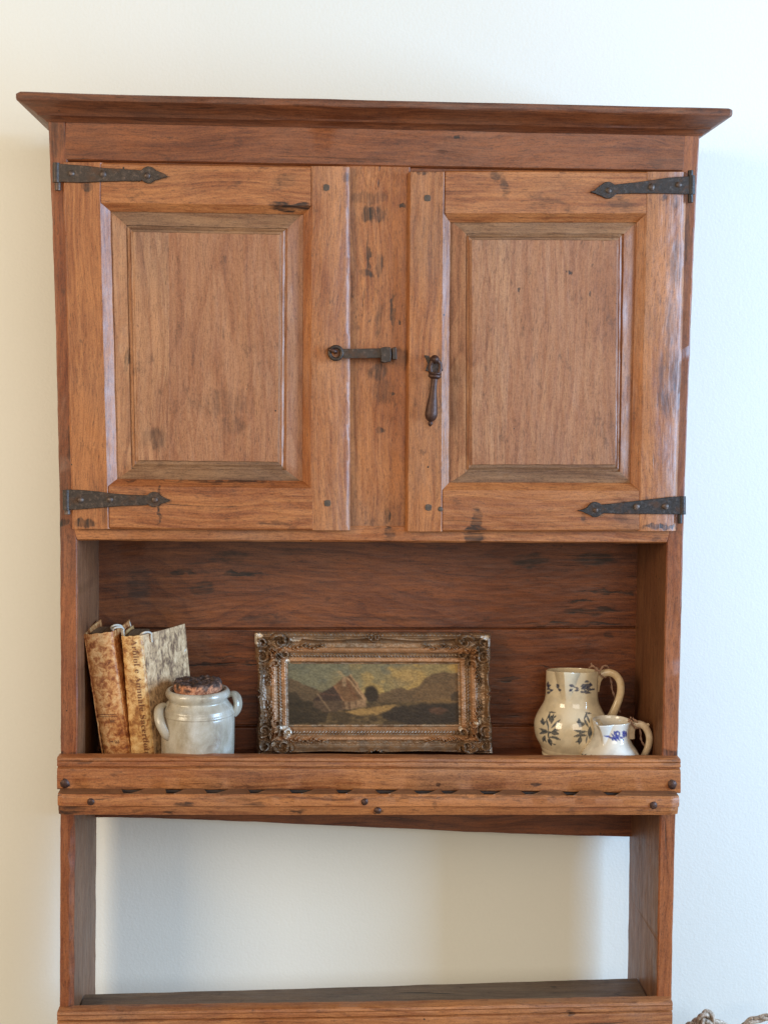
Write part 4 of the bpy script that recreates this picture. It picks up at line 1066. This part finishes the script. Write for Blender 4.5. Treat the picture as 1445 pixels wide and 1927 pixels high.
# the oil painting, painted per vertex
gx, gy_ = 340, 128
PU, PV = np.meshgrid(np.linspace(0, 1, gx), np.linspace(0, 1, gy_))
X_, Y_ = PU * 1445, PV * 578   # coordinates of the enlarged view
X_ = 30 + PU * 1362; Y_ = 40 + PV * 500
wx = (fbm(X_ * .03, Y_ * .03, 51, 4) - .5) * 26; wy = (fbm(X_ * .03, Y_ * .03, 57, 4) - .5) * 22
Xw, Yw_ = X_ + wx, Y_ + wy
sky = linc((112, 110, 86)) * np.ones(X_.shape + (1,))
sky = blend(sky, (Xw - 300) / 1100 * .9 + (Yw_ - 150) / 700, linc((150, 128, 76)))
cl1 = fbm(X_ * .012, Y_ * .02, 61, 5)
sky = blend(sky, np.clip((cl1 - .50) * 6, 0, .8) * np.clip((Xw - 350) / 500, 0, 1), linc((176, 146, 82)))
sky = blend(sky, np.clip(((fbm(X_ * .010, Y_ * .016, 67, 4)) - .54) * 6, 0, .6), linc((96, 98, 84)))
sky = blend(sky, np.clip(1 - np.hypot((Xw - 980) / 190, (Yw_ - 160) / 110), 0, 1) * 1.2, linc((160, 134, 82)))
Pn = sky
Pn = blend(Pn, inpoly(Xw, Yw_, [(0, 170), (70, 172), (180, 215), (300, 268), (420, 300), (420, 420), (0, 420)]) * .92, linc((92, 74, 52)))
Pn = blend(Pn, inpoly(Xw, Yw_, [(730, 300), (820, 270), (900, 240), (980, 262), (1060, 230), (1110, 165), (1180, 140), (1270, 118), (1330, 135), (1460, 120), (1460, 420), (700, 420)]) * .95, linc((98, 78, 54)))
Pn = blend(Pn, inpoly(Xw, Yw_, [(1000, 300), (1120, 220), (1300, 180), (1460, 170), (1460, 320), (1100, 350)]) * .5, linc((118, 92, 60)))
Pn = blend(Pn, inpoly(Xw, Yw_, [(980, 352), (1200, 330), (1460, 300), (1460, 345), (1150, 370)]) * .7, linc((128, 100, 60)))
gr_ = np.clip((Yw_ - 345) / 14, 0, 1) * ((Yw_ > 345))
Pn = blend(Pn, gr_ , linc((74, 60, 40)))
Pn = blend(Pn, np.clip((fbm(X_ * .02, Y_ * .06, 71, 4) - .5) * 5, 0, .8) * gr_, linc((108, 88, 56)))
Pn = blend(Pn, inpoly(Xw, Yw_, [(600, 400), (720, 385), (880, 372), (860, 400), (740, 440), (600, 450), (480, 430)]) * .85, linc((158, 126, 74)))
Pn = blend(Pn, np.clip(1 - np.hypot((Xw - 690) / 62, (Yw_ - 290) / 72), 0, 1) * 5, linc((54, 44, 32)))
Pn = blend(Pn, inpoly(Xw, Yw_, [(770, 440), (880, 385), (1100, 365), (1460, 350), (1460, 500), (1000, 520), (780, 480)]) * .85, linc((50, 42, 34)))
Pn = blend(Pn, inpoly(Xw, Yw_, [(1310, 290), (1350, 262), (1460, 250), (1460, 350), (1310, 340)]) * .8, linc((58, 48, 36)))
Pn = blend(Pn, inpoly(Xw, Yw_, [(0, 300), (110, 270), (140, 330), (240, 350), (360, 420), (340, 500), (0, 520)]) * .8, linc((52, 44, 32)))
Pn = blend(Pn, inpoly(Xw, Yw_, [(1130, 400), (1230, 385), (1290, 410), (1240, 440), (1140, 432)]) * .6, linc((100, 70, 50)))
# a plain cottage
w2, w3 = wx * .5, wy * .5
Xc, Yc_ = X_ + w2, Y_ + w3
Pn = blend(Pn, inpoly(Xc, Yc_, [(240, 335), (470, 338), (480, 410), (330, 425), (240, 380)]), linc((88, 70, 52)))
Pn = blend(Pn, inpoly(Xc, Yc_, [(235, 340), (300, 285), (400, 228), (450, 300), (478, 340)]), linc((66, 50, 40)))
Pn = blend(Pn, inpoly(Xc, Yc_, [(400, 228), (470, 175), (520, 150), (600, 320), (590, 380), (478, 340), (450, 290)]), linc((112, 82, 54)))
Pn = blend(Pn, inpoly(Xc, Yc_, [(510, 160), (535, 140), (575, 195), (650, 325), (600, 335)]), linc((98, 74, 50)))
Pn = blend(Pn, inpoly(Xc, Yc_, [(580, 335), (650, 322), (655, 380), (520, 405), (470, 400), (478, 342), (540, 350)]), linc((142, 114, 82)))
for q in [[(470, 230), (470, 160), (505, 155), (500, 235)], [(570, 200), (590, 200), (598, 245), (580, 240)]]: Pn = blend(Pn, inpoly(Xc, Yc_, q), linc((146, 120, 88)))
for pts, wd, cl3 in (([(510, 165), (640, 330)], 4, (196, 160, 116)), ([(535, 145), (650, 325)], 4, (178, 142, 100)), ([(500, 190), (570, 320)], 3, (110, 70, 46)), ([(275, 285), (375, 415)], 3.5, (146, 120, 88)), ([(410, 232), (478, 340)], 4, (150, 108, 74)), ([(300, 290), (470, 300)], 2.5, (110, 78, 60)), ([(520, 350), (525, 400)], 7, (90, 66, 46)), ([(570, 345), (572, 385)], 5, (84, 60, 42)), ([(440, 125), (480, 150)], 8, (168, 146, 104)), ([(480, 350), (485, 395)], 8, (80, 58, 42))):
    D, _ = seg_dist(Xc, Yc_, pts); Pn = blend(Pn, np.clip(wd + 1 - D, 0, 1) * .85, linc(cl3))
for _ in range(4):
    Pn[1:-1, 1:-1] = (Pn[1:-1, 1:-1] * 2 + Pn[:-2, 1:-1] + Pn[2:, 1:-1] + Pn[1:-1, :-2] + Pn[1:-1, 2:]) / 6
Pn = Pn * np.array([.92, .80, .72])
Pn = Pn * (1 + (fbm(X_ * .08, Y_ * .14, 81, 3)[..., None] - .5) * .9)
Pn = Pn * (1 + (fbm(X_ * .022, Y_ * .05, 83, 4)[..., None] - .5) * .45)
hh = (fbm(X_ * .09, Y_ * .12, 95, 3) - .5) * .0003
vv = []
for j in range(gy_):
    for i in range(gx):
        p = fpos(57 + PU[j, i] * 334, 57 + PV[j, i] * 130) + nrm_f * (.0004 + hh[j, i]); vv.append(p)
ff = [(j * gx + i, j * gx + i + 1, (j + 1) * gx + i + 1, (j + 1) * gx + i) for j in range(gy_ - 1) for i in range(gx - 1)]
n0 = len(vv)
for (i, j) in ((0, 0), (gx - 1, 0), (gx - 1, gy_ - 1), (0, gy_ - 1)): vv.append(vv[j * gx + i] - nrm_f * .006)
ff += [(n0, n0 + 1, n0 + 2, n0 + 3)]
mesh('canvas', vv, ff, vcmat('oil_paint', .45, .12, 500, .0003, spec=.3), pic, angle=180, cols=np.vstack([Pn.reshape(-1, 3), np.zeros((4, 3)) + .05]))

# ------------------------------------------------------------------ jugs
def jug(name, label, px_c, Y, prof_px, base_py, spout, rimlift, strokes, tint, ink, handle, hr, foot_clip=None, kphi=640, crackle=.3):
    s_ = mpp(Y); c0 = P(px_c, base_py, Y); z0 = shz(Y) + .0004
    root = empty(name, (c0.x, Y, z0)); tag(root, label, 'jug')
    pr_ = smooth_prof([(r * s_, z0 + (base_py - y) * s_ * 1.0) for r, y in prof_px], 9)
    n_ = len(pr_); rim_i = max(range(n_), key=lambda i: pr_[i][1]); zr = pr_[rim_i][1]
    sa, sw, sA, sh_, up_, shp = spout   # azimuth deg, half width rad, protrusion m, height below rim m, lift, sharpness
    vs = np.zeros((n_, kphi, 3)); PX = np.zeros((n_, kphi)); PY = np.zeros((n_, kphi)); 
    for i, (r, z) in enumerate(pr_):
        t = max(0, min(1, (z - (zr - sh_)) / sh_))
        for j in range(kphi):
            th = 2 * math.pi * j / kphi; dp = (th - R(sa) + math.pi) % (2 * math.pi) - math.pi
            wloc = sw * (.18 + .82 * t); e = max(0, 1 - abs(dp) / wloc)
            e = e ** shp
            rr = r + (sA * t ** 1.3 * e if r > .012 else 0)
            zz = z + up_ * (t ** 3) * e + rimlift * (-math.sin(th)) * max(0, min(1, (z - z0) / (zr - z0))) ** 2
            vs[i, j] = (c0.x + rr * math.cos(th), Y + rr * math.sin(th), zz)
            nr = -math.sin(th) * r; PX[i, j] = px_c + r * math.cos(th) / s_ + nr / (Y + 1.9) * (px_c - 610); PY[i, j] = base_py - (z - z0) / s_ + nr / s_ * .27
    front = np.array([[math.sin(2 * math.pi * j / kphi) < .15 for j in range(kphi)]] * n_)
    outer = np.zeros((n_, kphi)); outer[:rim_i] = 1
    Cc = np.zeros((n_, kphi, 3)) + linc(tint)
    fz = fbm(PX * .06 + 3, PY * .06, 5, 4); Cc = blend(Cc, np.clip((fz - .5) * 2.2, 0, .45), linc(tuple(v * .84 for v in tint)))
    for st_ in strokes:
        pts, wd = st_[0], st_[1]; cI = st_[2] if len(st_) > 2 else ink
        mode = st_[3] if len(st_) > 3 else 0
        xs = [p[0] for p in pts]; ys = [p[1] for p in pts]
        m_ = front & (outer > 0) & (PX > min(xs) - 8) & (PX < max(xs) + 8) & (PY > min(ys) - 8) & (PY < max(ys) + 8)
        jj = np.nonzero(m_)
        if not len(jj[0]): continue
        D, Tt = seg_dist(PX[jj], PY[jj], pts)
        w_ = wd * (np.sin(np.clip(Tt, .06, .94) * math.pi) ** .6 if mode == 0 else 1.0)
        w_ = w_ * 1.3; mk = np.clip((w_ - D) / .5 + .5, 0, 1) * (.72 + .28 * fbm(PX[jj] * .5, PY[jj] * .5, 7, 2))
        Cc[jj] = Cc[jj] * (1 - mk[:, None]) + linc(cI) * mk[:, None]
    fs = [(i * kphi + j, i * kphi + (j + 1) % kphi, (i + 1) * kphi + (j + 1) % kphi, (i + 1) * kphi + j) for i in range(n_ - 1) for j in range(kphi)]
    fs += [tuple(range(kphi)), tuple(range((n_ - 1) * kphi, n_ * kphi))]
    return root, vs.reshape(-1, 3), fs, Cc.reshape(-1, 3), s_, c0, z0
def glaze(name, rough=.10):
    g = N(name); a = g.n('VertexColor', layer_name='Col'); pos = g.n('NewGeometry').outputs['Position']
    b = g.noise(pos, 60, 3, .5); v = g.n('TexVoronoi', feature='DISTANCE_TO_EDGE'); g.put(v.inputs['Vector'], pos); v.inputs['Scale'].default_value = 260
    cr_ = g.maprange(v.outputs['Distance'], 0, .035, .10, 0)
    st_ = g.maprange(g.noise(pos, 45, 5, .7), .60, .74, 0, .35)
    c_ = g.mix(cr_, g.mix(st_, a.outputs[0], (.42, .27, .13)), (.25, .16, .09))
    return g.out(c_, rough, g.bump(b, .12, .002), Coat_Weight=.5, Coat_Roughness=.04, Specular_IOR_Level=.5)
m_glz = glaze('ivory_glaze'); m_glz2 = glaze('white_glaze', .08)
def leaf(x0, y0, x1, y1, w_, bend=0):
    mx, my = (x0 + x1) / 2 + bend * (y1 - y0) * .3, (y0 + y1) / 2 - bend * (x1 - x0) * .3
    return ([(x0, y0), (mx, my), (x1, y1)], w_)
def tf(o, s_, L): # enlarged-view coordinates to photo px
    return [([(o[0] + x / s_, o[1] + y / s_) for x, y in q[0]], q[1] / s_) + tuple(q[2:]) for q in L]
G1, G2 = (56, 68, 80), (34, 50, 82)
L1 = [leaf(300, 1290, 255, 1130, 16, .1), leaf(265, 1130, 320, 1000, 16, -.3), leaf(300, 990, 430, 1010, 12), leaf(355, 1200, 350, 1080, 42), leaf(320, 1140, 300, 1050, 14), leaf(390, 1110, 445, 1070, 14), leaf(360, 1120, 395, 1035, 13),
      leaf(190, 1240, 175, 1110, 26), leaf(215, 1235, 140, 1160, 22), leaf(200, 1230, 240, 1170, 16), leaf(360, 1300, 520, 1150, 20), leaf(505, 1270, 545, 1245, 12),
      leaf(290, 1370, 125, 1310, 22, .2), leaf(280, 1390, 130, 1410, 24, -.3), leaf(300, 1370, 290, 1240, 9), leaf(300, 1380, 300, 1500, 12), leaf(345, 1390, 490, 1420, 36, .2), leaf(380, 1370, 500, 1360, 14, .5), leaf(390, 1350, 460, 1310, 12),
      leaf(320, 1480, 530, 1530, 22, .25), leaf(230, 1460, 200, 1560, 30), leaf(210, 1500, 265, 1580, 12), leaf(320, 1510, 360, 1640, 30), leaf(290, 1520, 330, 1610, 16), leaf(380, 1610, 460, 1630, 9), leaf(300, 1400, 345, 1380, 20)]
L2 = [leaf(1070, 1290, 985, 1130, 18, .15), leaf(985, 1130, 1030, 1020, 18, -.3), leaf(1000, 1015, 1130, 1035, 12), leaf(1090, 1210, 1040, 1080, 16), leaf(905, 1280, 880, 1130, 26), leaf(960, 1250, 845, 1190, 24), leaf(890, 1280, 990, 1250, 16), leaf(930, 1200, 1000, 1240, 14),
      leaf(1040, 1380, 800, 1350, 22, .2), leaf(1030, 1450, 800, 1470, 24, -.25), leaf(1100, 1290, 1100, 1500, 34), leaf(920, 1480, 900, 1610, 34), leaf(900, 1560, 830, 1580, 14), leaf(1050, 1460, 1030, 1600, 14), leaf(1140, 1380, 1080, 1460, 18)]
L3 = [leaf(260, 480, 260, 390, 22), leaf(250, 480, 320, 470, 20), leaf(250, 530, 300, 520, 26), leaf(290, 545, 380, 560, 13, -.5), leaf(300, 600, 370, 575, 12, .4), leaf(255, 590, 300, 615, 24), leaf(440, 465, 480, 560, 22), leaf(470, 470, 500, 510, 20), leaf(470, 580, 540, 580, 20),
      leaf(690, 495, 770, 520, 20), leaf(760, 530, 880, 570, 12), leaf(690, 600, 740, 570, 22), leaf(790, 610, 870, 590, 20), leaf(740, 630, 760, 635, 8),
      leaf(910, 530, 1010, 490, 26), leaf(980, 440, 1060, 430, 20), leaf(1000, 510, 1120, 490, 28), leaf(920, 570, 1040, 540, 26), leaf(950, 620, 1100, 640, 24), leaf(1010, 570, 1110, 570, 24), leaf(1090, 600, 1170, 550, 12, .4), leaf(1110, 560, 1180, 560, 11, -.4), leaf(900, 620, 960, 640, 18), leaf(1060, 470, 1120, 480, 20)]
st1 = tf((1000, 1240), 10.14, [q + (G1,) for q in L1 + L2] + [q + (G2,) for q in L3])
Yj = .118
byj = pix((P(1072, 1400, Yj).x, Yj, shz(Yj)))[1]; print('big jug base', byj)
big = [(1, 1428), (48, 1428), (53, 1426), (54.5, 1421), (53, 1417.5), (55, 1410), (61, 1398), (67.5, 1385), (70.5, 1370), (70.5, 1356), (66, 1342), (59, 1329), (53, 1317), (50.5, 1305), (50, 1290), (50, 1275), (50, 1258), (49.3, 1254.5), (48, 1254.8), (47, 1258), (46.5, 1290), (47, 1305), (50, 1319), (62, 1345), (66, 1370), (60, 1395), (48, 1420), (1, 1422)]
rt, vv, ff, cl3, s1, c1, z1 = jug('pitcher', 'large ivory glazed jug with grey-green flower sprigs, standing behind the small jug', 1072.5, Yj, [(r, y + (byj - 1428) * max(0, (y - 1395) / 33) if y > 1395 else y) for r, y in big], byj, (-114, .52, .0190, .050, .0045, .85), .0050, st1, (226, 208, 176), G1, None, None)
mesh('body', [Vector(v) for v in vv], ff, m_glz, rt, angle=180, cols=cl3)
def jp(px_, py, back=0, Y=Yj): return P(px_, py, Y + back)
cream = lambda n_: np.zeros((n_, 3))
m_hdl = plain('ivory_handle_glaze', lin((228, 206, 170)), lin((204, 172, 128)), 70, .14, .15, .002)
m_hdl2 = plain('cream_handle_glaze', lin((226, 206, 178)), lin((196, 168, 132)), 90, .16, .15, .002)
tube('handle', [jp(1120, 1301, .0), jp(1121, 1290, .0), jp(1125, 1278), jp(1133, 1269), jp(1145, 1266), jp(1157, 1270), jp(1166, 1282), jp(1168, 1298), jp(1165, 1314), jp(1158, 1332), jp(1149, 1350), jp(1139, 1362)], lambda t: .0047 + .0016 * abs(1 - 2 * t) ** 3 if t > .1 else .0052, m_hdl, rt, smooth_n=5, nseg=14, flat=1.35)

# small jug
B1, B2, B3 = (26, 48, 138), (24, 40, 92), (22, 30, 44)
S1 = [leaf(450, 590, 560, 640, 16, .15), leaf(540, 640, 700, 640, 22), leaf(610, 520, 660, 600, 24), leaf(620, 530, 720, 540, 16, .4), leaf(700, 540, 720, 590, 14), leaf(640, 600, 720, 610, 20), leaf(600, 630, 670, 700, 16), leaf(650, 620, 720, 690, 13), leaf(570, 650, 600, 690, 13), leaf(560, 560, 620, 620, 12),
      leaf(760, 530, 830, 530, 22), leaf(760, 570, 835, 560, 20), leaf(770, 600, 830, 610, 18), leaf(700, 640, 790, 630, 12), leaf(760, 660, 790, 690, 14), leaf(835, 520, 840, 620, 12)]
S2 = [leaf(5, 940, 40, 1010, 20), leaf(50, 1000, 100, 950, 14), leaf(20, 1010, 90, 1020, 16), leaf(150, 1010, 235, 1000, 34), leaf(410, 1020, 480, 1015, 30), leaf(870, 1010, 930, 1015, 32), leaf(600, 1045, 690, 1045, 18), leaf(690, 1040, 760, 1045, 16)]
st2 = tf((1090, 1320), 9.63, [q + (B1,) for q in S1] + [q + (B3,) for q in S2])
Ys = .054
bys = pix((P(1148, 1440, Ys).x, Ys, shz(Ys)))[1]; print('small jug base', bys)
sm = [(1, 1453), (44, 1453), (48, 1450), (54, 1441), (57, 1430), (55.5, 1420), (50, 1409), (42, 1398), (36, 1387), (34, 1376), (35, 1364), (37, 1354), (37, 1351.5), (35.5, 1351), (34, 1354), (32.5, 1364), (32, 1378), (38, 1395), (50, 1418), (52, 1432), (42, 1446), (1, 1448)]
rt2, vv, ff, cl3, s2, c2, z2 = jug('pitcher', 'small white jug with cobalt blue flower, in front of the large ivory jug', 1148.5, Ys, [(r, y + (bys - 1453) * max(0, (y - 1425) / 28)) for r, y in sm], bys, (-127, .50, .0185, .036, .0005, .95), .0, st2, (226, 218, 204), B1, None, None, kphi=480)
mesh('body', [Vector(v) for v in vv], ff, m_glz2, rt2, angle=180, cols=cl3)
k_ = lambda x, y, b=0: P(x, y, Ys + b)
tube('handle', [k_(1187, 1390), k_(1187, 1382), k_(1188, 1373), k_(1191, 1366), k_(1197, 1363), k_(1206, 1364), k_(1214, 1369), k_(1220, 1380), k_(1222, 1392), k_(1220, 1404), k_(1214, 1418), k_(1207, 1430), k_(1200, 1437)], lambda t: .0044 + .0007 * (1 - t), m_hdl2, rt2, smooth_n=5, nseg=12, flat=1.25)
tube('thumb_rest', [k_(1196, 1363), k_(1206, 1363), k_(1215, 1364.5), k_(1221, 1363.5)], lambda t: .0042 - .0022 * t, m_hdl2, rt2, smooth_n=4, nseg=10, flat=1.1)

# twine tied round both handles
m_tw = plain('jute_twine', lin((196, 158, 132)), lin((128, 92, 74)), 900, .8, .5, .001)
def twine(label, loops, tail, parent_loc):
    parts = []
    for pts in loops + [tail]:
        for ph in (0, math.pi):
            n_ = 0; base_ = []
            tv, tfc = tube(None, pts, .0009, None, nseg=5, smooth_n=6)
            # twist two strands round each other
            k5 = len(tv) // 5; cen = [sum((tv[i * 5 + q] for q in range(5)), Vector()) / 5 for i in range(k5)]
            tv2 = []
            for i in range(k5):
                t = (cen[min(i + 1, k5 - 1)] - cen[max(i - 1, 0)]).normalized(); a = t.cross(Vector((.3, 1, .2))).normalized(); b = t.cross(a)
                off_ = a * math.cos(i * .55 + ph) * .0009 + b * math.sin(i * .55 + ph) * .0009
                tv2 += [tv[i * 5 + q] + off_ for q in range(5)]
            parts.append((tv2, tfc))
    V, Fc = join(parts)
    o = mesh('twine', V, Fc, m_tw, None, angle=60, loc=parent_loc); tag(o, label, 'twine'); return o
q = lambda x, y, b=0: P(x, y, Yj + b)
twine('twisted jute twine knotted round the handle of the large jug', [
    [q(1119, 1262, -.012), q(1128, 1268, -.012), q(1136, 1275, -.008), q(1140, 1272, .004), q(1132, 1262, .006), q(1122, 1257, .0)],
    [q(1128, 1265, -.010), q(1134, 1255, -.006), q(1142, 1254, -.002), q(1147, 1262, .006)],
    [q(1112, 1248, -.008), q(1115, 1254, -.010), q(1122, 1258, -.011), q(1128, 1264, -.012)],
    [q(1108, 1257, -.010), q(1116, 1254, -.012), q(1124, 1262, -.012)]],
    [q(1147, 1274, .008), q(1150, 1284, .008), q(1151, 1296, .008), q(1155, 1308, .008), q(1159, 1320, .010), q(1163, 1333, .010), q(1167, 1341, .010)], q(1130, 1262))
twine('fine pinkish twine knotted round the handle of the small jug', [
    [k_(1182, 1353, -.006), k_(1188, 1358, -.008), k_(1192, 1366, -.008), k_(1198, 1371, -.006), k_(1200, 1366, .004), k_(1192, 1356, .004), k_(1186, 1351, -.002)],
    [k_(1182, 1357, -.007), k_(1190, 1364, -.008), k_(1196, 1370, -.007)], [k_(1190, 1352, -.006), k_(1196, 1357, -.007), k_(1200, 1360, -.006)]],
    [k_(1203, 1370, .004), k_(1205, 1380, .005), k_(1206, 1392, .005), k_(1211, 1402, .006), k_(1215, 1409, .008)], k_(1190, 1360))

# ------------------------------------------------------------------ twisted vine piece poking up in the lower right corner
def vine():
    g = N('bleached_vine'); pos = g.n('NewGeometry').outputs['Position']
    a = g.noise(g.vm('MULTIPLY', pos, (1, 1, .35)), 260, 5, .7); b = g.noise(pos, 90, 3, .6)
    c_ = g.ramp(g.math('ADD', g.math('MULTIPLY', a, .7), g.math('MULTIPLY', b, .3)), [(.36, lin((82, 64, 52))), (.5, lin((168, 146, 124))), (.64, lin((222, 206, 190)))])
    return g.out(c_, .55, g.bump(a, .6, .003))
m_vine = vine(); Yv = .12
vn = empty('vine_garland', P(1390, 2050, Yv)); tag(vn, 'pale twisted vine garland peeking up at the bottom right corner', 'garland')
def rope(pts, R_, parent, strands=3, tw=.28, name='vine'):
    for s_ in range(strands):
        tv, tfc = tube(None, pts, .001, None, nseg=4, smooth_n=8); k4 = len(tv) // 4
        cen = [sum((tv[i * 4 + q_] for q_ in range(4)), Vector()) / 4 for i in range(k4)]; out = []
        for i in range(k4):
            t = (cen[min(i + 1, k4 - 1)] - cen[max(i - 1, 0)]).normalized(); a = t.cross(Vector((.1, 1, .1))).normalized(); b = t.cross(a)
            ph = i * tw + s_ * 2 * math.pi / strands; out.append(cen[i] + (a * math.cos(ph) + b * math.sin(ph)) * R_ * .55)
        tube(name, out, lambda t: R_ * (.55 + .10 * noise.noise(Vector((t * 14, s_, 2)))), m_vine, parent, nseg=10)
v_ = lambda x, y, b=0: P(x, y, Yv + b)
rope([v_(1262, 1975, .02), v_(1285, 1944, .01), v_(1302, 1930, 0), v_(1322, 1922, -.01), v_(1345, 1926, -.01), v_(1375, 1942, 0), v_(1400, 1975, .01)], .0075, vn)
rope([v_(1316, 1960, -.012), v_(1317, 1930, -.018), v_(1321, 1914, -.018), v_(1330, 1908, -.016), v_(1338, 1916, -.012), v_(1341, 1940, -.008), v_(1344, 1970, -.01)], .0068, vn, 2, .22)
rope([v_(1380, 1970, .0), v_(1400, 1932, .0), v_(1425, 1919, .0), v_(1455, 1916, .0), v_(1485, 1926, .0), v_(1505, 1960, 0)], .0062, vn)
